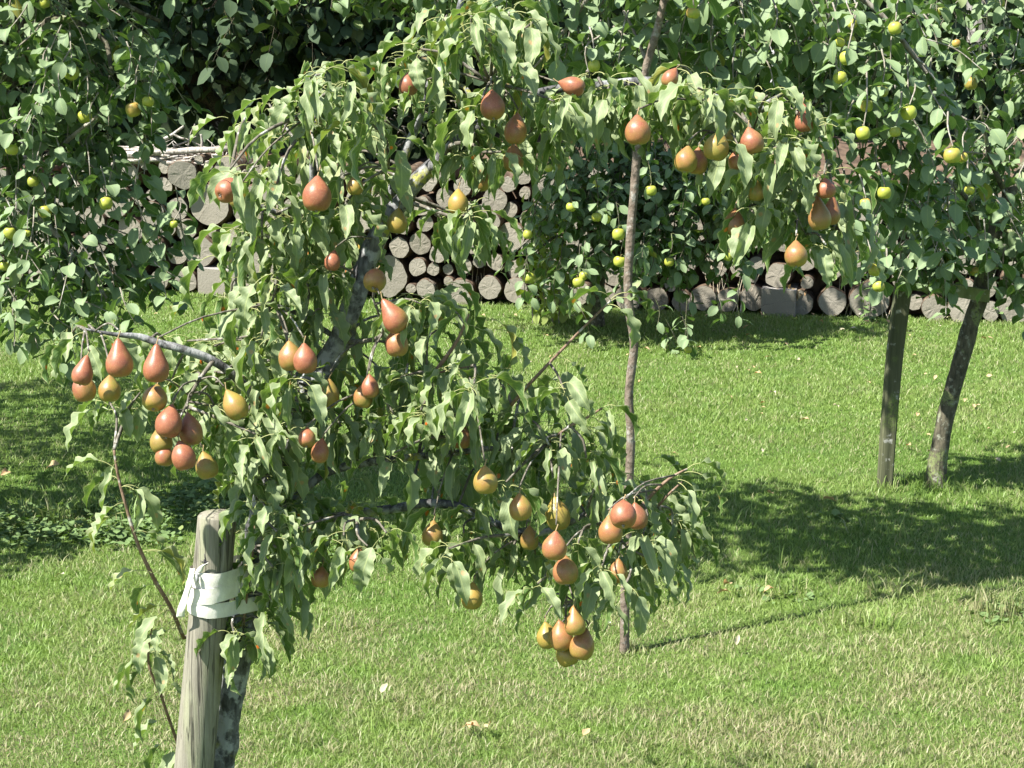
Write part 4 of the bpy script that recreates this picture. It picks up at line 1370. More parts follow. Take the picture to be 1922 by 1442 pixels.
def build_right_apple():
    b = G(1757, 912)
    Y = b.y
    root = empty('apple_tree', b, 'leaning dark trunked apple tree beside its stake at the right', 'apple tree', None)
    branch(root, 'trunk', [(b.x, Y, -.05), P(1757, 905, Y), P(1762, 850, Y), P(1778, 770, Y), P(1802, 680, Y), P(1822, 610, Y), P(1840, 555, Y), P(1852, 490, Y), P(1866, 430, Y), P(1892, 372, Y), P(1925, 312, Y + .05), P(1975, 230, Y + .1)],
           (.060, .044, .038, .036, .036, .036, .036, .032, .028, .024, .02), M['apple_bark'], 12, 5, .14)
    branch(root, 'branch', [P(1850, 500, Y), P(1838, 440, Y - .1), P(1820, 380, Y - .2), P(1760, 330, Y - .3), P(1700, 350, Y - .35)], (.016, .012, .009, .006), M['apple_bark'], 8)
    branch(root, 'branch', [P(1868, 425, Y), P(1905, 440, Y - .1), P(1935, 480, Y - .1)], (.013, .009, .006), M['apple_bark'], 8)
    branch(root, 'branch', [P(1892, 372, Y), P(1860, 300, Y - .1), P(1840, 200, Y - .2)], (.014, .01, .006), M['apple_bark'], 8)
    L, st = Leaves(APPLE), []
    for (x, y, dy, rx, ry, rd, n) in ((1720, 415, -0.25, 80, 50, 0.25, 14), (1780, 445, -0.2, 70, 40, 0.2, 10), (1800, 375, -0.2, 80, 70, 0.3, 17), (1700, 345, -0.2, 60, 50, 0.2, 8), (1880, 275, 0.1, 70, 70, 0.3, 15), (1890, 405, -0.1, 50, 50, 0.25, 10),
                                      (1850, 345, 0.1, 60, 60, 0.2, 8), (1880, 180, 0.3, 80, 120, 0.35, 7), (1800, 100, 0.6, 100, 120, 0.3, 7), (1900, 40, 0.3, 100, 90, 0.4, 7), (1990, 300, 0.1, 90, 260, 0.6, 50), (1900, 485, -0.1, 40, 30, 0.15, 4), (1745, 465, -0.3, 60, 25, 0.15, 6),
                                      (1900, -140, 0.2, 260, 120, 0.7, 70)):
        ell(L, st, x, y, Y + dy, rx, ry, rd, n, length=(.12, .28))
    for (x0, y0, x1, y1, dy) in ((1720, 490, 1745, 560, -.3), (1760, 500, 1770, 560, -.3), (1900, 500, 1905, 570, -.1), (1690, 470, 1700, 530, -.3), (1880, 520, 1925, 560, -.1)):
        hang_twig(L, st, P(x0, y0, Y + dy), P(x1, y1, Y + dy), .02)
    L.thin_before([(a[0], a[1], a[2], a[4]) for a in APPLES if a[3] == 'r'], .3)
    apple_spurs(L, st, 'r')
    twig_part(root, st, M['apple_twig'])
    L.build(root, 300)
    # its support stake with the cross rail
    s = G(1661, 913)
    Y2 = s.y
    root = empty('support_stake', s, 'dark green square stake propping the leaning apple tree at the right', 'stake')
    V, Fc = [], []
    axis = [(s.x, Y2, -.05), P(1661, 905, Y2), P(1668, 800, Y2), P(1680, 660, Y2), P(1700, 505, Y2)]
    pp = spline(axis, 4)
    for i, p in enumerate(pp):
        hw = .029 + .004 * i / len(pp)
        for (dx, dy2) in ((-1, -.75), (-.8, -1), (.8, -1), (1, -.75), (1, .8), (-1, .8)):
            V.append((p[0] + dx * hw, p[1] + dy2 * hw, p[2]))
    n = 6
    for i in range(len(pp) - 1):
        for j in range(n):
            Fc.append((i * n + j, i * n + (j + 1) % n, (i + 1) * n + (j + 1) % n, (i + 1) * n + j))
    Fc.append(tuple((len(pp) - 1) * n + j for j in range(n)))
    link('post', mesh('post', V, Fc, M['moss_post'], smooth=False), root)
    a, c = P(1690, 528, Y2 - .06), P(1856, 556, Y - .055)
    d = (c - a).normalized()
    up = Vector((0, 0, 1))
    sd2 = d.cross(up)
    V = []
    for p in (a, a.lerp(c, .5), c):
        for (q, r2) in ((-.014, -.026), (.014, -.026), (.014, .026), (-.014, .026)):
            V.append(p + sd2 * q + up * r2)
    Fc = [(3, 2, 1, 0), (8, 9, 10, 11)] + [(i * 4 + j, i * 4 + (j + 1) % 4, (i + 1) * 4 + (j + 1) % 4, (i + 1) * 4 + j) for i in range(2) for j in range(4)]
    link('cross_rail', mesh('cross_rail', V, Fc, M['rail'], smooth=False), root)


build_right_apple()

# ------------------------------------------------------------------ pear tree
PY = 3.92


def build_pear_tree():
    foot = Vector((P(395, 1600, PY).x, PY, 0))
    root = empty('pear_tree', foot, 'pear tree hung with red pears behind the strapped post', 'pear tree')
    PB, YB, SB = M['pear_bark'], M['pear_bark_young'], M['spur']
    allpts = []

    def br(name, pts, rad, mat=PB, n=10, rough=.22, knots=.25):
        q = [P(p[0], p[1], PY + (p[2] if len(p) > 2 else 0) + (.05 if mat is PB and name == 'branch' else 0)) for p in pts]
        rad = tuple(r * (.80 if name == 'branch' else .90 if name == 'trunk' else .9) for r in rad)
        if name == 'trunk':
            q = [Vector((foot.x, foot.y, -.05)), Vector((foot.x + .004, foot.y, .1))] + q
        pp = branch(root, name, q, rad, mat, n, 6, rough, knots)
        allpts.extend([Vector(p) for p in pp])

    br('trunk', [(415, 1442), (430, 1340), (443, 1260), (458, 1180), (474, 1090), (486, 1000), (500, 925), (522, 850), (552, 775), (595, 705), (640, 635), (662, 570), (688, 495), (722, 425), (785, 340), (862, 268), (905, 232)],
       (.033, .032, .032, .031, .031, .0305, .030, .030, .031, .031, .029, .027, .026, .0245, .023, .0205, .019, .017, .015), PB, 14, .25, .3)
    br('branch', [(905, 232), (950, 200), (1000, 178), (1060, 166), (1130, 160), (1220, 152), (1290, 168), (1340, 182), (1380, 198), (1425, 206), (1445, 190), (1470, 175)], (.014, .0125, .012, .0115, .011, .0105, .0095, .009, .008, .006, .003))
    br('branch', [(732, 372, .03), (745, 330, .06), (768, 270, .08), (792, 205, .08), (815, 135, .06), (848, 60, .05), (866, 0, .05), (880, -80, .05)], (.012, .012, .0115, .0105, .0095, .0085, .007, .005))
    br('branch', [(835, 292), (850, 272, -.05), (885, 270, -.08), (900, 285, -.1)], (.007, .006, .004, .003), SB, 8)
    br('branch', [(772, 352), (748, 322, -.04), (728, 316, -.06)], (.006, .005, .003), SB, 8)
    br('branch', [(762, 378), (800, 390, -.05), (840, 404, -.08), (880, 405, -.1), (910, 415, -.1)], (.006, .005, .004, .003), SB, 8)
    br('branch', [(900, 235, .02), (880, 175, .04), (860, 160, .06), (830, 165, .05)], (.009, .007, .006, .004))
    br('branch', [(955, 198, .02), (930, 165, -.04), (920, 155, -.06)], (.006, .004, .003), SB, 8)
    br('branch', [(1380, 198), (1418, 255, -.04), (1450, 325, -.06), (1490, 395, -.08), (1512, 440, -.08)], (.006, .005, .004, .0032, .002), SB, 8)
    br('branch', [(1320, 180), (1348, 240, -.04), (1392, 320, -.06), (1420, 385, -.06)], (.0055, .0045, .0035, .002), SB, 8)
    br('branch', [(1445, 190), (1500, 215, -.04), (1545, 270, -.06), (1560, 340, -.07), (1572, 430, -.07)], (.005, .0045, .0035, .0028, .002), SB, 8)
    # limb rising to the upper left
    br('branch', [(560, 760), (545, 690, .05), (540, 600, .06), (560, 500, .06), (585, 400, .04), (590, 300, .0), (594, 240, -.03), (602, 160, -.02)], (.018, .016, .014, .013, .012, .011, .011, .005))
    br('branch', [(590, 250, -.03), (575, 205, -.06), (600, 190, -.05)], (.007, .005, .003), SB, 8)
    br('branch', [(575, 430, .04), (520, 400, -.02), (470, 380, -.05), (430, 340, -.05)], (.008, .007, .005, .003))
    br('branch', [(548, 560, .06), (500, 530, .0), (460, 520, -.04)], (.008, .006, .003))
    br('branch', [(640, 640), (560, 590, -.1), (510, 570, -.15)], (.008, .006, .003))
    # left limb with yellow lichen
    br('branch', [(528, 835), (495, 770, -.03), (450, 715, -.06), (400, 678, -.08), (340, 655, -.1), (300, 645, -.1), (262, 632, -.1), (215, 628, -.12), (160, 618, -.14)], (.016, .013, .012, .0115, .011, .0105, .0085, .005, .003))
    br('branch', [(400, 678, -.08), (370, 720, -.12), (345, 770, -.14)], (.006, .005, .003), SB, 8)
    # lower right limbs
    br('branch', [(505, 935), (545, 940), (610, 888, -.02), (690, 868, -.02), (760, 860, -.02), (840, 852, -.03), (930, 842, -.04), (1010, 852, -.05)], (.016, .0125, .0115, .010, .009, .0075, .005), PB)
    br('branch', [(490, 985, .02), (600, 975, .05), (740, 955, .03), (800, 945), (860, 950, -.02), (920, 978, -.04), (985, 1003, -.06), (1050, 990, -.08), (1110, 960, -.08), (1170, 938, -.08)], (.014, .013, .0125, .0115, .0105, .010, .0085, .007, .004))
    br('branch', [(985, 1003, -.06), (1030, 1040, -.08), (1060, 1100, -.08), (1062, 1160, -.08)], (.0065, .006, .005, .003), SB, 8)
    br('branch', [(1100, 965, -.08), (1150, 1000, -.1), (1180, 1030, -.1)], (.006, .005, .003), SB, 8)
    br('branch', [(600, 975, .05), (640, 965, -.08), (670, 975, -.1)], (.007, .005, .003), SB, 8)
    br('branch', [(640, 640), (690, 640, -.05), (720, 620, -.1), (700, 560, -.14)], (.008, .006, .005, .003), SB, 8)
    br('branch', [(850, 850, -.03), (842, 760, -.05), (800, 700, -.06), (720, 720, -.08)], (.006, .0055, .004, .003), SB, 8)
    # thin young shoots
    sh = [([(960, 760, -.05), (990, 725, -.08), (1040, 672, -.1), (1098, 612, -.11), (1147, 564, -.12)], (.0045, .004, .003, .0022)),
          ([(1030, 830, -.05), (1065, 803, -.07), (1100, 785, -.08), (1130, 766, -.09)], (.0042, .0035, .0022)),
          ([(800, 720, -.08), (830, 680, -.1), (858, 640, -.1), (880, 590, -.1)], (.0055, .0045, .0025)),
          ([(812, 702, -.1), (850, 694, -.12), (892, 686, -.12)], (.003, .0025, .0015)),
          ([(345, 1198, .1), (320, 1140, .05), (288, 1085, .02), (258, 1020, .0), (238, 955, .0), (222, 895, .0), (214, 845, .0)], (.005, .005, .0048, .0045, .004, .0035, .0028)),
          ([(335, 1400, .1), (318, 1352, .04), (300, 1300, .0), (281, 1255, -.02), (279, 1215, -.02), (285, 1180, -.02)], (.004, .0038, .0035, .003, .0022)),
          ([(456, 1175, -.04), (461, 1133, -.06), (470, 1070, -.07), (477, 1005, -.07), (484, 946, -.06)], (.0042, .004, .0035, .002)),
          ([(1195, 960, -.1), (1232, 920, -.12), (1262, 895, -.13), (1290, 880, -.13)], (.0045, .004, .002)),
          ([(1235, 950, -.1), (1255, 928, -.12), (1280, 905, -.13)], (.0035, .003, .002)),
          ([(1060, 680, -.12), (1075, 640, -.13), (1085, 615, -.13)], (.002, .0015, .001))]
    for pts, rad in sh[:-1]:
        br('shoot', pts, rad, YB, 8, .08, .0)

    L = Leaves(PEAR)
    ros = [(600, 140, 12), (640, 165, 11), (560, 185, 11), (505, 195, 8), (460, 222, 5), (530, 250, 9), (610, 230, 8), (660, 215, 7), (580, 300, 8), (655, 290, 7), (485, 312, 6), (520, 345, 7), (645, 330, 6), (705, 320, 6), (722, 262, 6), (700, 235, 5),
           (742, 112, 9), (790, 92, 9), (830, 42, 8), (800, 150, 8), (860, 95, 7), (885, 30, 8), (775, 190, 6), (905, 62, 8), (945, 105, 8), (955, 22, 8), (1000, 42, 7), (930, 150, 8), (905, 185, 6), (845, 190, 7), (880, 228, 7), (832, 238, 5), (1000, 170, 9), (1040, 190, 8), (1085, 200, 8),
           (965, 195, 5), (1000, 260, 7), (1045, 240, 8), (1130, 160, 8), (1180, 165, 7), (1105, 135, 6), (1240, 155, 8), (1290, 148, 7), (1280, 198, 9), (1240, 228, 8), (1330, 190, 8), (1330, 230, 8), (1390, 208, 7), (1440, 180, 8), (1480, 205, 8), (1508, 190, 5), (1540, 238, 6),
           (1500, 258, 8), (1450, 290, 7), (1430, 318, 9), (1480, 318, 9), (1520, 330, 8), (1555, 312, 4), (1412, 368, 7), (1470, 368, 8), (1520, 388, 8), (1570, 438, 9), (1545, 425, 7), (1500, 420, 6), (1360, 250, 5),
           (860, 282, 9), (900, 280, 8), (872, 402, 11), (893, 425, 9), (835, 415, 5), (905, 445, 6), (940, 285, 5),
           (432, 318, 5), (462, 330, 5), (480, 398, 8), (520, 400, 10), (570, 410, 10), (620, 408, 10), (650, 380, 8), (700, 372, 5), (455, 440, 7), (492, 450, 7), (545, 460, 8), (600, 460, 8), (650, 450, 7), (470, 515, 5), (520, 520, 8), (570, 528, 8), (620, 510, 8), (655, 520, 5), (435, 555, 5), (480, 580, 7), (540, 580, 8), (600, 580, 8),
           (490, 635, 9), (530, 620, 9), (462, 680, 7), (500, 705, 7), (595, 645, 7), (622, 695, 7), (525, 775, 8), (505, 860, 8), (548, 705, 7), (485, 900, 8), (540, 800, 6), (565, 690, 6), (560, 735, 7), (600, 770, 6), (640, 800, 7), (500, 780, 6), (540, 830, 5), (480, 815, 7), (460, 740, 7),
           (760, 560, 5), (722, 590, 6), (790, 570, 8), (842, 572, 7), (820, 620, 8), (772, 650, 6), (800, 690, 8), (850, 700, 8), (762, 700, 7), (722, 705, 8), (690, 785, 9), (740, 780, 10), (790, 770, 10), (840, 760, 9), (890, 720, 8), (930, 715, 9), (980, 730, 7), (1060, 735, 7), (1000, 790, 9), (940, 790, 9), (880, 800, 8),
           (850, 840, 6), (800, 830, 5), (960, 850, 9), (1030, 835, 9), (1080, 808, 8), (1100, 860, 7), (1050, 880, 7), (950, 905, 5), (890, 880, 5), (680, 830, 6), (830, 900, 7), (740, 850, 4),
           (1000, 930, 7), (1080, 925, 7), (1130, 915, 7), (1200, 925, 7), (1250, 935, 7), (1240, 962, 9), (1262, 990, 11), (1280, 1005, 8), (1205, 1010, 9), (1225, 1045, 9), (1162, 1040, 10), (1130, 1062, 9), (1085, 1020, 6), (1180, 1085, 7), (1238, 1068, 5), (1010, 1095, 4), (1120, 1130, 4), (1170, 1105, 4), (1045, 1115, 4),
           (870, 1000, 9), (912, 1000, 9), (952, 1020, 6), (842, 1030, 7), (900, 1045, 6), (960, 1055, 5), (1005, 1040, 5), (885, 955, 5), (1000, 1000, 6),
           (660, 965, 11), (700, 985, 9), (622, 985, 9), (645, 1005, 7), (690, 1025, 5), (605, 1025, 5), (725, 1000, 4),
           (500, 955, 9), (538, 950, 8), (520, 998, 9), (492, 1035, 9), (560, 940, 7), (475, 990, 7), (530, 1040, 8), (550, 995, 5), (570, 1035, 5), (512, 1065, 5), (540, 1085, 4), (482, 1145, 9), (452, 1165, 9), (498, 1175, 7), (468, 1205, 7), (440, 1190, 6), (510, 1130, 6),
           (132, 632, 5), (172, 625, 7), (242, 636, 4), (310, 640, 6), (352, 640, 7), (402, 650, 8), (432, 688, 9), (382, 700, 7), (352, 715, 8), (322, 715, 5), (402, 760, 8), (432, 785, 7), (405, 815, 5), (265, 735, 6), (205, 755, 6), (240, 765, 4), (452, 815, 6), (470, 850, 5), (365, 755, 5)]
    ros += [(1360, 290, 7), (1330, 270, 7), (1450, 240, 7), (1470, 270, 7), (1400, 300, 6), (1440, 350, 8), (1490, 360, 8), (1460, 400, 8), (1530, 350, 7), (1560, 380, 6), (1590, 470, 4), (1550, 460, 6), (1415, 400, 6), (1210, 190, 8), (1150, 190, 7), (1060, 170, 7), (1260, 200, 6), (1310, 165, 7), (1360, 180, 6), (1410, 230, 6)]
    spurs = []
    for (x, y, n) in ros:
        dy = random.gauss(-.02, .13)
        dy = max(-.26, min(.24, dy))
        if 470 < x < 570 and 690 < y < 910:
            dy = -abs(dy) * .6 - .06      # these spurs grow on the near side of the stem
        c = P(x, y, PY + dy)
        near = min(allpts, key=lambda q: (q - c).length)
        if (near - c).length > .02:
            m2 = near.lerp(c, .6) + Vector((U(-.012, .012), U(-.012, .012), U(0, .02)))
            rr0 = .0032 if (near - c).length < .14 else .0042
            V, Fc = tube(spline([near, m2, c], 3), (rr0, rr0 * .8, .0022), 5, .25)
            spurs.append((V, Fc, (near - c).length))
        az = U(0, 6.28)
        for i in range(n):
            az += 6.283 / n + U(-.35, .35)
            L.add(c + Vector((U(-.014, .014), U(-.014, .014), U(-.018, .012))), az, U(-.30, .30), U(-.35, .35), U(.70, 1.06))
        if n > 6:   # inner leaves deeper in the tree
            for i in range(3):
                L.add(c + Vector((U(-.05, .05), U(.06, .2), U(-.05, .04))), U(0, 6.28), U(-.3, .3), U(-.3, .3), U(.75, 1.0))
    for (px, py, wd, dy, roll, pitch, bl, tn, shp, lab) in PEARS:
        hgt = wd * (.95, .85, 1.2)[shp] * math.cos(R(pitch))
        c = P(px + hgt * math.sin(R(roll)), py - hgt * math.cos(R(roll)), PY + dy + .01 - (.06 if px > 1220 and py < 520 else .02))
        near = min(allpts, key=lambda q: (q - c).length + (.06 if q.z < c.z else 0))
        if (near - c).length > .015:
            V, Fc = tube(spline([near, near.lerp(c, .6) + Vector((0, 0, .014)), c], 3), (.0024, .0020, .0018), 5, .2)
            spurs.append((V, Fc, 0))
    for V, Fc, _ in spurs:
        link('twig', mesh('twig', V, Fc, SB), root)
    # single leaves along the young shoots: pixel of the base, azimuth (0 right, 180 left, 270 towards camera), tilt
    for (x, y, dy, az, tl, sc) in ((218, 882, 0, 175, -.35, 1.0), (222, 868, 0, 265, .1, .95), (226, 915, 0, 320, .1, .9), (232, 912, 0, -8, -.2, .95), (240, 962, 0, 200, .1, .95), (268, 1035, 0, -5, -.1, .95), (272, 1040, 0, 20, -.15, .9), (285, 1075, 0, 185, .0, .9),
                                   (318, 1140, .03, 180, -.3, .85), (318, 1146, .02, 235, .2, .9), (332, 1165, .05, 215, .1, .8), (300, 1180, 0, 240, -.1, .9), (282, 1215, 0, 300, .1, .9), (281, 1240, 0, 185, -.2, .85), (290, 1255, 0, 200, .2, .9), (284, 1225, 0, -30, .0, .85), (305, 1312, 0, 190, -.1, .7), (312, 1300, 0, -20, -.1, .8), (330, 1395, .05, 200, -.2, .9), (225, 905, 0, 150, -.3, 1.0), (236, 945, 0, 215, -.1, .95), (252, 1000, 0, 15, -.2, .9), (300, 1105, .02, 160, -.2, .9), (310, 1120, .02, 30, -.1, .9), (280, 1210, 0, 215, .0, .95), (282, 1250, 0, 170, -.2, .9), (296, 1285, 0, 20, -.2, .85), (300, 1300, 0, 230, .1, .9), (318, 1350, .04, 195, -.1, .9), (333, 1180, .08, 200, -.1, .9), (284, 1190, 0, 120, -.3, .9), (336, 1400, .05, 260, .1, .9),
                                   (1146, 563, -.12, 215, -.25, 1.0), (1147, 562, -.12, 5, -.3, 1.0), (1140, 572, -.12, -30, .0, 1.05), (1146, 566, -.12, -15, -.45, .8), (1040, 672, -.1, -20, .0, .9), (1130, 767, -.09, -5, -.2, .95), (1128, 770, -.09, 290, .1, .9), (1100, 785, -.08, -10, .2, .9),
                                   (880, 592, -.1, 200, -.2, .8), (872, 610, -.1, -20, .1, .9), (858, 640, -.1, 0, -.1, .9), (892, 686, -.12, -10, -.1, .9), (1288, 882, -.13, 5, -.3, .95), (1282, 888, -.13, -15, -.15, .95), (1268, 900, -.13, -20, .1, .9), (1270, 905, -.13, 300, .1, .9),
                                   (470, 1075, -.07, 200, -.2, 1.0), (473, 1060, -.07, -10, -.1, 1.05), (466, 1100, -.07, 190, .1, 1.05), (478, 1000, -.07, 200, -.1, .9), (484, 950, -.06, 300, -.2, .9), (481, 970, -.06, -20, .0, 1.0), (477, 1030, -.06, -15, .1, 1.0), (930, 620, -.1, -10, .2, .9), (925, 600, -.1, -20, .2, .9),
                                   (428, 222, -.1, 190, -.2, .8), (440, 300, -.1, 170, -.2, .8), (402, 480, -.1, 200, .1, 1.0), (380, 560, -.1, 200, .1, .8), (100, 615, -.12, 180, -.3, .75)):
        L.add(P(x, y, PY + dy), R(az), tl, U(-.3, .3), sc)
    L.thin_before([(p[0], p[1], p[2], PY + p[3] - .02) for p in PEARS if p[3] <= -.12])
    L.build(root, 300)


build_pear_tree()


# ------------------------------------------------------------------ post and tie
POST_Y = 3.84
PT_TOP, PT_LOW = P(408, 968, POST_Y), P(364, 1442, POST_Y)
PT_DIR = (PT_TOP - PT_LOW).normalized()
PT_BASE = PT_TOP - PT_DIR * (PT_TOP.z / PT_DIR.z)


def post_axis(py):
    f = (py - 968) / (1442 - 968)
    return PT_TOP.lerp(PT_LOW, f)


def build_post():
    root = empty('post', PT_BASE, 'round weathered grey timber post strapped with white webbing', 'post')
    n, k = 56, 46
    ln = (PT_TOP - PT_BASE).length + .08
    V, Fc = [], []
    for i in range(k):
        f = i / (k - 1)
        c = PT_BASE - PT_DIR * .08 + PT_DIR * ln * f
        r0 = .0435 - .0030 * f
        for j in range(n):
            an = 2 * math.pi * j / n
            q = Vector((math.cos(an) * 3.2, math.sin(an) * 3.2, f * 1.1))
            r = r0 * (1 + .03 * mnoise.noise(Vector((math.cos(an), math.sin(an), f * 2))))
            gz = mnoise.noise(Vector((math.cos(an) * 9, math.sin(an) * 9, f * 1.3)))
            r -= .0005 * max(0, gz - .2) * 2
            # drying crack near the top, facing the camera and right
            da = abs((an - R(-58) + math.pi) % (2 * math.pi) - math.pi)
            cr = max(0, (f - .885) / .115)
            if da < R(9) * (cr + .1) and f > .885:
                r -= .020 * cr
            V.append(c + Vector((math.cos(an) * r, math.sin(an) * r, 0)))
    for i in range(k - 1):
        for j in range(n):
            j2 = (j + 1) % n
            Fc.append((i * n + j, i * n + j2, (i + 1) * n + j2, (i + 1) * n + j))
    # rounded top
    t0 = (k - 1) * n
    for j in range(n):
        p = V[t0 + j]
        V.append(PT_TOP + (p - PT_TOP) * .93 + PT_DIR * .004)
    V.append(PT_TOP + PT_DIR * .0055)
    for j in range(n):
        j2 = (j + 1) % n
        Fc.append((t0 + j, t0 + j2, t0 + n + j2, t0 + n + j))
        Fc.append((t0 + n + j, t0 + n + j2, t0 + 2 * n))
    me = mesh('shaft', V, Fc, M['post'])
    link('shaft', me, root)
    # dark knot with cracks under the top
    c = post_axis(1043)
    p = c + Vector((-.0105, -.0405, 0))
    parts = []
    V, Fc = [], []
    m = 12
    for j in range(m):
        a = 2 * math.pi * j / m
        rr = .0055 * (1 + .35 * math.sin(3 * a + 1))
        V.append(p + Vector((rr * math.cos(a) * .8, .0015, rr * math.sin(a))))
    V.append(p + Vector((0, -.0022, 0)))
    parts.append((V, [(j, (j + 1) % m, m) for j in range(m)]))
    for a in (1.4, 1.75, .2, 3.0, 4.4, 5.2):
        l = U(.009, .02)
        e = p + Vector((math.cos(a) * l * .7, .0035, math.sin(a) * l))
        parts.append(tube([p, (p + e) / 2 + Vector((0, -.0012, 0)), e], (.0011, .0009, .0005), 4))
    V, Fc = join(parts)
    link('knot', mesh('knot', V, Fc, M['knot']), root)

    # webbing strap round post and trunk
    tie = empty('strap', post_axis(1105), 'white webbing strap tying the pear trunk to the grey post', 'strap')
    trunk_c = P(476, 1095, PY)

    def band(py, wdt, tilt, off, gap, nm='wrap'):
        c0 = post_axis(py)
        c1 = Vector((trunk_c.x, trunk_c.y, c0.z))
        r0, r1 = .0415 + off, .031 + off
        dv = (c1 - c0)
        th = math.atan2(dv.y, dv.x)
        dist = Vector((dv.x, dv.y, 0)).length
        be = math.asin((r0 - r1) / dist)
        loop = []
        for i in range(22):
            a = th + math.pi / 2 - be + (2 * math.pi - (math.pi - 2 * be)) * i / 21 * 1.0
            a = th + (math.pi / 2 - be) + (math.pi + 2 * be) * i / 21
            loop.append(Vector((c0.x + r0 * math.cos(a), c0.y + r0 * math.sin(a), 0)))
        for i in range(16):
            a = th - (math.pi / 2 - be) + (math.pi - 2 * be) * i / 15
            loop.append(Vector((c1.x + r1 * math.cos(a), c1.y + r1 * math.sin(a), 0)))
        # subdivide straight runs
        lp = []
        for i in range(len(loop)):
            a, b = loop[i], loop[(i + 1) % len(loop)]
            m2 = 5 if (b - a).length > .02 else 1
            for q in range(m2):
                lp.append(a.lerp(b, q / m2))
        V, Fc = [], []
        rows = 5
        for i, p2 in enumerate(lp):
            o2 = Vector((p2.x - c0.x, p2.y - c0.y, 0))
            zt = c0.z + tilt * o2.dot(Vector((1, 0, 0)))
            wob = .0025 * mnoise.noise(Vector((i * .23, py * .1, 0)))
            for r2 in range(rows):
                f2 = r2 / (rows - 1) - .5
                bul = -.0008 * (1 - abs(f2) * 2) + .0012 * mnoise.noise(Vector((i * .3, r2 * .9, py)))
                nn = o2.normalized()
                V.append(Vector((p2.x, p2.y, 0)) + nn * (gap - bul) + Vector((0, 0, zt + wob + f2 * wdt)))
        m2 = len(lp)
        for i in range(m2):
            i2 = (i + 1) % m2
            for r2 in range(rows - 1):
                Fc.append((i * rows + r2, i2 * rows + r2, i2 * rows + r2 + 1, i * rows + r2 + 1))
        link(nm, mesh(nm, V, Fc, M['webbing']), tie)
    band(1078, .036, -.04, .0030, .0)
    band(1105, .034, .10, .0062, .0)
    band(1131, .032, -.12, .0040, .0)

    def ribbon(nm, pts, wd, side):
        pp = spline(pts, 5)
        V, Fc = [], []
        for i, p in enumerate(pp):
            w2 = wd[0] + (wd[1] - wd[0]) * i / (len(pp) - 1)
            s2 = Vector(side).normalized()
            for q in (-1, -.33, .33, 1):
                V.append(Vector(p) + s2 * w2 * q * .5 + Vector((0, -.001 * (1 - abs(q)), 0)))
        for i in range(len(pp) - 1):
            for j in range(3):
                Fc.append((i * 4 + j, i * 4 + j + 1, i * 4 + 5 + j, i * 4 + 4 + j))
        me = mesh(nm, V, Fc, M['webbing'])
        o = link(nm, me, tie)
        sm = o.modifiers.new('thick', 'SOLIDIFY')
        sm.thickness = .0016
        return o
    ribbon('loose_end', [P(362, 1068, POST_Y - .03), P(356, 1095, POST_Y - .05), P(348, 1122, POST_Y - .045), P(341, 1143, POST_Y - .05), P(339, 1158, POST_Y - .04)], (.012, .022), (1, -.55, .22))
    ribbon('loose_end', [P(372, 1076, POST_Y - .044), P(378, 1064, POST_Y - .046), P(387, 1058, POST_Y - .047)], (.018, .012), (.9, -.1, .3))
    q = P(371, 1084, POST_Y - .046)
    V, Fc = tube([q + Vector((0, 0, .011)), q + Vector((-.001, -.003, .006)), q + Vector((0, -.003, -.006)), q + Vector((-.001, .0, -.011))], (.001, .0036, .0038, .001), 8)
    link('buckle', mesh('buckle', V, Fc, M['nail']), tie)


build_post()


# ------------------------------------------------------------------ fruit
def lathe(prof, n=24, lob=0.0, bump=0.0, seed=0):
    V, Fc = [], []
    pr = spline(prof, 3)
    for i, (r, z) in enumerate(pr):
        for j in range(n):
            an = 2 * math.pi * j / n
            k = 1 + lob * math.cos(5 * an) * (1 if z < -.3 else .3) + bump * mnoise.noise(Vector((math.cos(an) * 1.3 + seed, math.sin(an) * 1.3, z * 1.5 + seed)))
            V.append((max(r, 0.0005) * k * math.cos(an), max(r, .0005) * k * math.sin(an), z))
    k = len(pr)
    for i in range(k - 1):
        for j in range(n):
            j2 = (j + 1) % n
            Fc.append((i * n + j, i * n + j2, (i + 1) * n + j2, (i + 1) * n + j))
    Fc.append(tuple(range(n - 1, -1, -1)))
    Fc.append(tuple((k - 1) * n + j for j in range(n)))
    return V, Fc


PEAR_PROF = [
    [(0, -.475), (.06, -.50), (.15, -.53), (.27, -.51), (.40, -.40), (.48, -.22), (.50, -.02), (.475, .15), (.405, .30), (.315, .43), (.225, .54), (.15, .62), (.09, .69), (.035, .73), (0, .735)],
    [(0, -.46), (.07, -.49), (.17, -.515), (.30, -.485), (.42, -.37), (.49, -.18), (.50, .0), (.455, .17), (.36, .32), (.25, .43), (.165, .52), (.10, .585), (.05, .62), (0, .63)],
    [(0, -.47), (.06, -.50), (.16, -.53), (.29, -.50), (.41, -.39), (.485, -.22), (.50, -.05), (.47, .12), (.40, .29), (.32, .45), (.25, .60), (.18, .73), (.11, .84), (.05, .90), (0, .91)]]
PEAR_TOP = [.735, .63, .91]
PEAR_BODY = []
for i, pf in enumerate(PEAR_PROF):
    V, Fc = lathe(pf, 28, .012, .045, i * 7)
    PEAR_BODY.append(mesh('pear_skin', V, Fc, M['pear_skin']))
PEAR_STALK = []
for i, tp in enumerate(PEAR_TOP):
    V, Fc = tube(spline([(0, 0, tp - .03), (.02, 0, tp + .08), (.06, .03, tp + .18), (.09, .05, tp + .28)], 3), (.034, .024, .022, .032), 7)
    PEAR_STALK.append(mesh('stalk', V, Fc, M['fruit_stalk']))


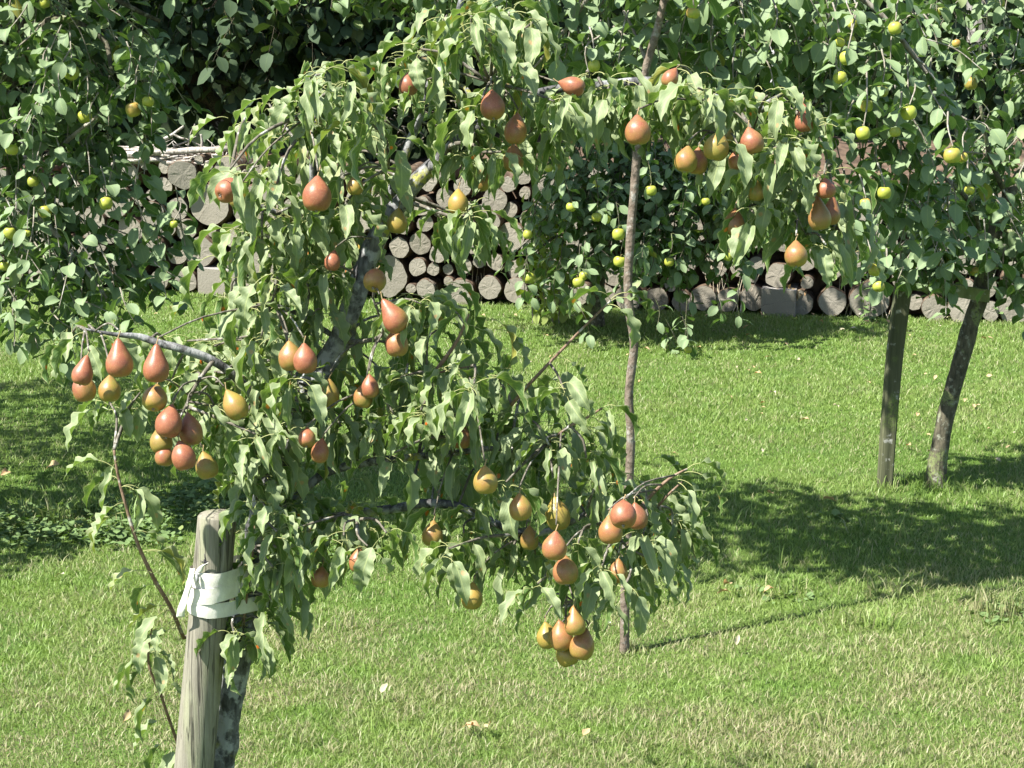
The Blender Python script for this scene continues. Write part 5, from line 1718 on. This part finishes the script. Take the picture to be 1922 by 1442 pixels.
def calyx_mesh(z, sc):
    V, Fc = [], []
    for k in range(5):
        a = k * 2 * math.pi / 5
        c, s = math.cos(a), math.sin(a)
        b = len(V)
        for (r, w2, dz) in ((.02, .022, .02), (.05, .024, -.045), (.045, .012, -.10), (.075, .0, -.125)):
            V.append(((r * c - w2 * s) * sc, (r * s + w2 * c) * sc, z + dz * sc))
            V.append(((r * c + w2 * s) * sc, (r * s - w2 * c) * sc, z + dz * sc))
        for q in range(3):
            Fc.append((b + 2 * q, b + 2 * q + 1, b + 2 * q + 3, b + 2 * q + 2))
    b = len(V)
    m = 8
    for j in range(m):
        V.append((.05 * sc * math.cos(j * 6.283 / m), .05 * sc * math.sin(j * 6.283 / m), z - .008))
    V.append((0, 0, z + .02))
    Fc += [(b + j, b + (j + 1) % m, b + m) for j in range(m)]
    return mesh('calyx', V, Fc, M['calyx'])


PEAR_CALYX = [calyx_mesh(-.478, 1.0), calyx_mesh(-.463, 1.0), calyx_mesh(-.473, 1.0)]
AP_PROF = [(0, -.36), (.05, -.385), (.13, -.43), (.24, -.445), (.36, -.38), (.46, -.22), (.5, -.01), (.485, .17), (.40, .34), (.28, .42), (.16, .415), (.07, .35), (.02, .28), (0, .27)]
AP_BODY = []
for i in range(2):
    V, Fc = lathe([(r, z * (1 if i == 0 else .92)) for r, z in AP_PROF], 22, .02, .04, 50 + i * 9)
    AP_BODY.append(mesh('apple_skin', V, Fc, M['apple_skin']))
V, Fc = tube(spline([(0, 0, .26), (.02, 0, .42), (.06, .02, .62)], 3), (.03, .022, .028), 6)
AP_STALK = mesh('stalk', V, Fc, M['fruit_stalk'])
AP_CALYX = calyx_mesh(-.375, .9)


def put_fruit(kind, px, py, wpx, Y, roll, pitch, yaw, blush, tone, label, shape, group):
    size = wpx * (P(px, py, Y) - Vector((0, 0, H))).length / F
    rot = Matrix.Rotation(R(roll), 3, 'Y') @ Matrix.Rotation(R(-pitch), 3, 'X')
    ctr = P(px, py, Y)
    top = rot @ Vector((0, 0, (PEAR_TOP[shape] if kind == 'pear' else .3) * size))
    root = empty(kind, ctr, label, kind, group)
    root.rotation_euler = rot.to_euler()
    root.scale = (size * U(.95, 1.04), size * U(.95, 1.04), size * U(.92, 1.06))
    tw = Matrix.Rotation(R(yaw), 3, 'Z').to_euler()
    lst = ((PEAR_BODY[shape], PEAR_STALK[shape], PEAR_CALYX[shape]) if kind == 'pear' else (AP_BODY[shape % 2], AP_STALK, AP_CALYX))
    for nm, me in zip(('skin', 'stalk', 'calyx'), lst):
        o = bpy.data.objects.new(nm, me)
        COL.objects.link(o)
        o.parent = root
        o.rotation_euler = tw
        if nm == 'skin':
            o['blush'] = float(blush)
            o['tone'] = float(tone)


for i, (px, py, wd, dy, roll, pitch, bl, tn, shp, lab) in enumerate(PEARS):
    put_fruit('pear', px, py, wd, PY + dy - (.06 if px > 1220 and py < 520 else .02), roll, pitch, random.uniform(-25, 25), bl, tn, lab, shp, PG)

# ladybird on the neck of a pear
lp = P(283, 677, PY - .30 - .0205)
lb = empty('ladybird', lp, 'tiny red ladybird sitting on the neck of a red pear', 'insect')
V, Fc = lathe([(0, -.0005), (.0028, 0), (.0032, .0012), (.0022, .0026), (0, .003)], 12)
me = mesh('wing_cases', V, Fc, M['lady_red'])
o = link('wing_cases', me, lb, (0, 0, 0))
o.rotation_euler = (R(80), 0, R(-20))
V, Fc = lathe([(0, -.001), (.0014, -.0006), (.0015, .0004), (0, .0013)], 10)
o = link('head', mesh('head', V, Fc, M['lady_black']), lb, (.003, -.0006, .0008))

for i, (px, py, wd, tr, Y, bl, tn, lab) in enumerate(APPLES):
    put_fruit('apple', px, py, wd, Y, random.uniform(-18, 18), 62 if 'eye' in lab else random.uniform(-5, 25), random.uniform(0, 360), bl, tn, lab, i, AG[tr])


# ------------------------------------------------------------------ lawn grass, weeds, litter, stalks
def build_grass():
    N_ = 500000
    y = 4.3 + (13.4 - 4.3) * RNG.random(N_) ** 1.25
    half = .285 * y + .75
    x = (RNG.random(N_) * 2 - 1) * half
    # keep the blades in front of the wall
    wy = WA.y + (x - WA.x) * WD.y / WD.x
    k = y < wy - .01
    x, y = x[k], y[k]
    n = len(x)
    patch = np.array([mnoise.noise(Vector((a * 1.5, b * 1.5, 0))) for a, b in zip(x[::1], y[::1])])
    hgt = (.010 + .014 * RNG.random(n)) * (1 + .55 * patch)
    # shaggier strip at the foot of the wall, trees and stake
    hgt *= np.where(wy[k] - y < .15, 1.5, 1.0)
    for q, rr in ((G(1757, 912), .16), (G(1661, 913), .12), (G(1172, 1225), .08)):
        d = np.hypot(x - q.x, y - q.y)
        hgt *= np.where(d < rr, 1.7, 1.0)
    tall = RNG.random(n) < .008
    hgt = np.where(tall, hgt * 1.9, hgt)
    wid = (.0007 + .0008 * RNG.random(n)) * (0.75 + y / 9)
    az = RNG.random(n) * 2 * np.pi
    lean = hgt * (.25 + 1.1 * RNG.random(n))
    la = RNG.random(n) * 2 * np.pi
    sx, sy = np.cos(az) * wid, np.sin(az) * wid
    lx, ly = np.cos(la) * lean, np.sin(la) * lean
    z0 = np.zeros(n) - .002
    V = np.empty((n, 5, 3), np.float32)
    V[:, 0] = np.stack([x - sx, y - sy, z0], 1)
    V[:, 1] = np.stack([x + sx, y + sy, z0], 1)
    V[:, 2] = np.stack([x + lx * .35 - sx * .8, y + ly * .35 - sy * .8, hgt * .58], 1)
    V[:, 3] = np.stack([x + lx * .35 + sx * .8, y + ly * .35 + sy * .8, hgt * .58], 1)
    V[:, 4] = np.stack([x + lx, y + ly, hgt], 1)
    b = (np.arange(n) * 5)[:, None]
    loops = (b + np.array([[0, 1, 3, 2, 2, 3, 4]])).ravel()
    starts = ((np.arange(n) * 7)[:, None] + np.array([[0, 4]])).ravel()
    uv = np.tile(np.array([[0, 0], [1, 0], [1, .58], [0, .58], [0, .58], [1, .58], [.5, 1]], np.float32), (n, 1))
    rn = np.repeat(RNG.random(n).astype(np.float32), 7)
    rn = np.stack([rn, rn], 1)
    o = link('grass', raw_mesh('grass', V.reshape(-1, 3), loops, starts, uv, rn, M['grass']))
    tag(o, 'short mown grass blades covering the whole lawn', None, None, 'stuff')


build_grass()


def build_weeds():
    L = Leaves(WEED)
    g = random.Random(21)
    for (cx, cy, rx, ry, n, h) in ((130, 985, 170, 34, 330, .06), (300, 960, 110, 34, 330, .07), (420, 940, 90, 30, 260, .08), (60, 1005, 90, 26, 180, .05), (230, 1012, 110, 22, 220, .07), (560, 960, 90, 26, 160, .05), (660, 1020, 60, 40, 90, .04), (1560, 975, 60, 8, 20, .02),
                                   (180, 650, 150, 20, 130, .06), (1460, 1115, 90, 20, 24, .015), (1880, 1150, 50, 30, 60, .03), (110, 610, 120, 16, 100, .06)):
        for _ in range(n):
            a, r = g.uniform(0, 6.28), math.sqrt(g.random())
            p = G(cx + rx * r * math.cos(a), cy + ry * r * math.sin(a))
            L.add((p.x, p.y, g.uniform(.01, h) * (1 - .5 * r)), g.uniform(0, 6.28), g.uniform(-.6, .3), g.uniform(-.4, .4), g.uniform(.35, .8))
    me = joined_leaves(WEED, L.items, (0, 0, 0))
    o = link('weeds', me)
    tag(o, 'low leafy weeds growing in the shaded grass', None, None, 'stuff')
    # coarse grass tufts
    V, loops, starts, uv, rn = [], [], [], [], []
    vo = lo = 0
    for (cx, cy, n, h, sp) in ((105, 985, 60, .13, 30), (165, 960, 60, .15, 40), (60, 975, 30, .12, 26), (240, 985, 40, .14, 26), (330, 1060, 40, .10, 40), (1500, 1060, 14, .10, 60), (1620, 1000, 14, .10, 70), (1400, 985, 10, .09, 60), (1700, 1010, 12, .1, 60), (1880, 1150, 160, .10, 60), (1470, 1115, 80, .07, 90), (1650, 1110, 60, .08, 80), (1060, 1180, 20, .09, 40), (640, 1180, 40, .07, 80), (1590, 1175, 40, .09, 50), (1655, 1180, 40, .09, 30), (560, 1400, 30, .06, 60), (1500, 1360, 30, .07, 60), (1760, 915, 60, .09, 30), (1664, 918, 30, .07, 18)):
        for _ in range(n):
            p = G(cx + g.gauss(0, sp * .5), cy + g.gauss(0, 7))
            a, b = g.uniform(0, 6.28), g.uniform(0, 6.28)
            hh = h * g.uniform(.5, 1.1)
            w2 = g.uniform(.0012, .0026)
            ln = hh * g.uniform(.2, .9)
            s = np.array([math.cos(a) * w2, math.sin(a) * w2, 0])
            d = np.array([math.cos(b) * ln, math.sin(b) * ln, 0])
            q = np.array([p.x, p.y, 0])
            pts = [q - s, q + s, q + d * .3 - s + [0, 0, hh * .6], q + d * .3 + s + [0, 0, hh * .6], q + d + [0, 0, hh * .9]]
            V += pts
            loops += [vo, vo + 1, vo + 3, vo + 2, vo + 2, vo + 3, vo + 4]
            starts += [lo, lo + 4]
            uv += [[0, 0], [1, 0], [1, .6], [0, .6], [0, .6], [1, .6], [.5, 1]]
            rr = g.random()
            rn += [[rr, rr]] * 7
            vo += 5
            lo += 7
    o = link('grass_tufts', raw_mesh('grass_tufts', np.array(V), np.array(loops), np.array(starts), np.array(uv), np.array(rn), M['grass']))
    tag(o, 'longer grass tufts standing up out of the lawn', None, None, 'stuff')


build_weeds()


def build_litter():
    def fl(seed, mat, L_=.05, W_=.014):
        g = random.Random(seed)
        V, Fc, uv = make_leaf(L_, W_, .008, .3, g.uniform(.1, .5), g.uniform(-.7, .3), g.uniform(.2, .8), g.uniform(.1, .4), 1.5, g.uniform(-.8, .8), g.uniform(-.3, .3), seed, rows=6, half=2, peak=.45, petr=.0008)
        k = LeafKind(M[mat], [(V, Fc, uv)])
        return k.me[0]
    dead = [fl(900 + i, 'dead_leaf') for i in range(6)]
    pale = [fl(940 + i, 'pale_dead_leaf') for i in range(3)]

    def put(me, px, py, sc, z, label, group=None, rot=None):
        p = G(px, py)
        o = bpy.data.objects.new('fallen_leaf', me)
        COL.objects.link(o)
        o.location = (p.x, p.y, z)
        o.rotation_euler = rot or (U(-.4, .4), U(-.5, .2), U(0, 6.28))
        o.scale = (sc,) * 3
        tag(o, label, 'fallen leaf', group)
    put(pale[0], 714, 1322, .7, .03, 'pale cream fallen leaf standing upright in the front lawn', rot=(.3, -1.0, .6))
    put(pale[1], 1381, 1231, .7, .03, 'pale cream fallen leaf beside the dry patch right of the lowest pears', rot=(.2, -1.1, 1.0))
    put(dead[0], 868, 1383, .9, .03, 'curled yellow leaf, left of a close pair at the bottom of the lawn')
    put(dead[1], 889, 1381, .8, .03, 'curled tan leaf, right of a close pair at the bottom of the lawn')
    put(dead[2], 919, 1379, .9, .03, 'orange tan leaf by itself near the bottom pair of leaves')
    put(dead[3], 1093, 1402, .8, .03, 'small orange leaf at the bottom of the lawn below the lowest pears')
    put(dead[4], 232, 1376, .8, .03, 'small orange leaf on the grass left of the post foot')
    put(dead[5], 1357, 1119, 1.0, .04, 'orange brown leaf in the lawn shade, left of three')
    put(dead[0], 1371, 1127, .9, .03, 'brown leaf lying flat in the lawn shade, middle of three')
    put(dead[1], 1432, 1128, .9, .03, 'orange brown leaf at the edge of the lawn shade, right of three')
    put(pale[2], 1457, 750, 1.0, .03, 'large pale dry leaf on the sunny lawn right of the bare stem')
    put(pale[0], 104, 1098, .9, .03, 'whitish dry leaf on the lawn left of the post')
    put(dead[2], 88, 896, 1.5, .04, 'tan dry leaf on the lawn below the left cluster of pears')
    put(dead[3], 1440, 938, 1.1, .03, 'tan leaf lying in the dark lawn shade near the pear shoot')
    put(dead[4], 1569, 954, 1.1, .03, 'orange leaf in the lawn shade left of the stake')
    put(dead[5], 20, 902, 1.3, .04, 'orange brown leaf at the left edge of the lawn')
    g = random.Random(77)
    LAB, GRP = 'small dry tan leaf scattered on the sunny lawn before the log wall', 'dry leaves scattered on the sunny lawn'
    for i in range(120):
        x = g.uniform(880, 1915)
        y = 598 + 270 * g.random() ** 1.9
        if i > 108:
            x, y = g.uniform(20, 420), g.uniform(560, 600)
        ip = g.random() < .33
        where = ('on the lawn by the left apple tree' if x < 600 else 'near the foot of the log wall' if y < 650 else 'between the bare stem and the dark stake' if x < 1660 else 'right of the dark stake')
        put(g.choice(pale if ip else dead), x, y, g.uniform(.4, .9), .017, 'small %s dry leaf scattered %s' % ('pale' if ip else 'tan', where), GRP)


build_litter()


def build_stalks():
    g = random.Random(31)
    for (px, py, n, sp, hh, lab) in ((1345, 585, 9, 16, 105, 'clump of pale dry upright stalks against the logs right of the weeping apple'),
                                     (1385, 590, 5, 12, 90, 'few slanting dry stalks next to the upright clump at the log wall'),
                                     (1590, 592, 6, 18, 120, 'sparse dry stalks at the log wall under the orange yellow pear'),
                                     (1668, 600, 8, 12, 90, 'reddish dry stalks at the log wall left of the dark stake'),
                                     (1812, 602, 7, 12, 95, 'dry stalks at the log wall between the stake and leaning trunk'),
                                     (888, 566, 7, 14, 85, 'thin dry stalks at the log wall behind the pear leaves'),
                                     (990, 570, 3, 8, 50, 'short dry stalks under the green apple at the log wall')):
        b = G(px, py)
        root = empty('dry_stalks', b, lab, 'dry stalks', 'dry stalk clumps at the log wall')
        for k in range(n):
            p = b + Vector((g.gauss(0, sp * b.y / F * .6), g.uniform(-.04, .04), -.01))
            l = hh * b.y / F * g.uniform(.55, 1.1)
            t = p + Vector((g.gauss(.01, .05), g.uniform(-.04, .06), l))
            V, Fc = tube(spline([p, p.lerp(t, .5) + Vector((g.uniform(-.012, .012), 0, 0)), t], 3), (.0032, .0026, .0015), 5)
            link('stalk', mesh('stalk', V, Fc, M['stalk']), root)
    # fallen white stick and withered plant by the wall
    b = G(1618, 598)
    V, Fc = tube(spline([P(1613, 588, b.y), P(1622, 596, b.y), P(1632, 600, b.y - .02)], 4), (.010, .008, .006), 7, .15)
    o = link('stick', mesh('stick', V, Fc, M['stick']))
    tag(o, 'short bleached stick lying at the foot of the big log ends', 'stick')
    b = G(1490, 590)
    root = empty('withered_plant', b, 'withered brown plant tuft hanging against the logs', 'plant')
    k = LeafKind(M['dead_leaf'], [make_leaf(.05, .012, .01, .2, -.4, -1.6, .5, .3, 2, .6, .2, 40 + i, rows=4, half=1) for i in range(4)])
    L = Leaves(k)
    V, Fc = tube(spline([b, P(1492, 570, b.y), P(1490, 540, b.y)], 3), (.012, .01, .006), 6, .2)
    link('stem', mesh('stem', V, Fc, M['dark_bark']), root)
    for _ in range(50):
        L.add(P(1488 + g.gauss(0, 10), 552 + g.gauss(0, 9), b.y - .03 + g.uniform(-.04, .04)), g.uniform(0, 6.28), g.uniform(-.4, .4), 0, g.uniform(.6, 1))
    L.build(root, 30)
    for (px, py, hh, n, lab) in ((1888, 604, 34, 16, 'small green weed at the foot of the log wall, far right'), (1632, 535, 40, 18, 'light green weed growing up the logs beside the low pale apples'), (1180, 585, 40, 14, 'green weed in front of the logs behind the bare stem')):
        b = G(px, 604 if py < 600 else py)
        root = empty('weed_plant', b, lab, 'weed')
        L, st = Leaves(WEED), []
        for q in range(4):
            hang_twig(L, st, b + Vector((U(-.03, .03), U(-.02, .02), 0)), P(px + U(-22, 22), py - U(.3, 1) * hh, b.y - U(0, .05)), .03, r=(.003, .0015))
        twig_part(root, st, M['apple_twig'], 'stems')
        L.build(root, 60)


build_stalks()
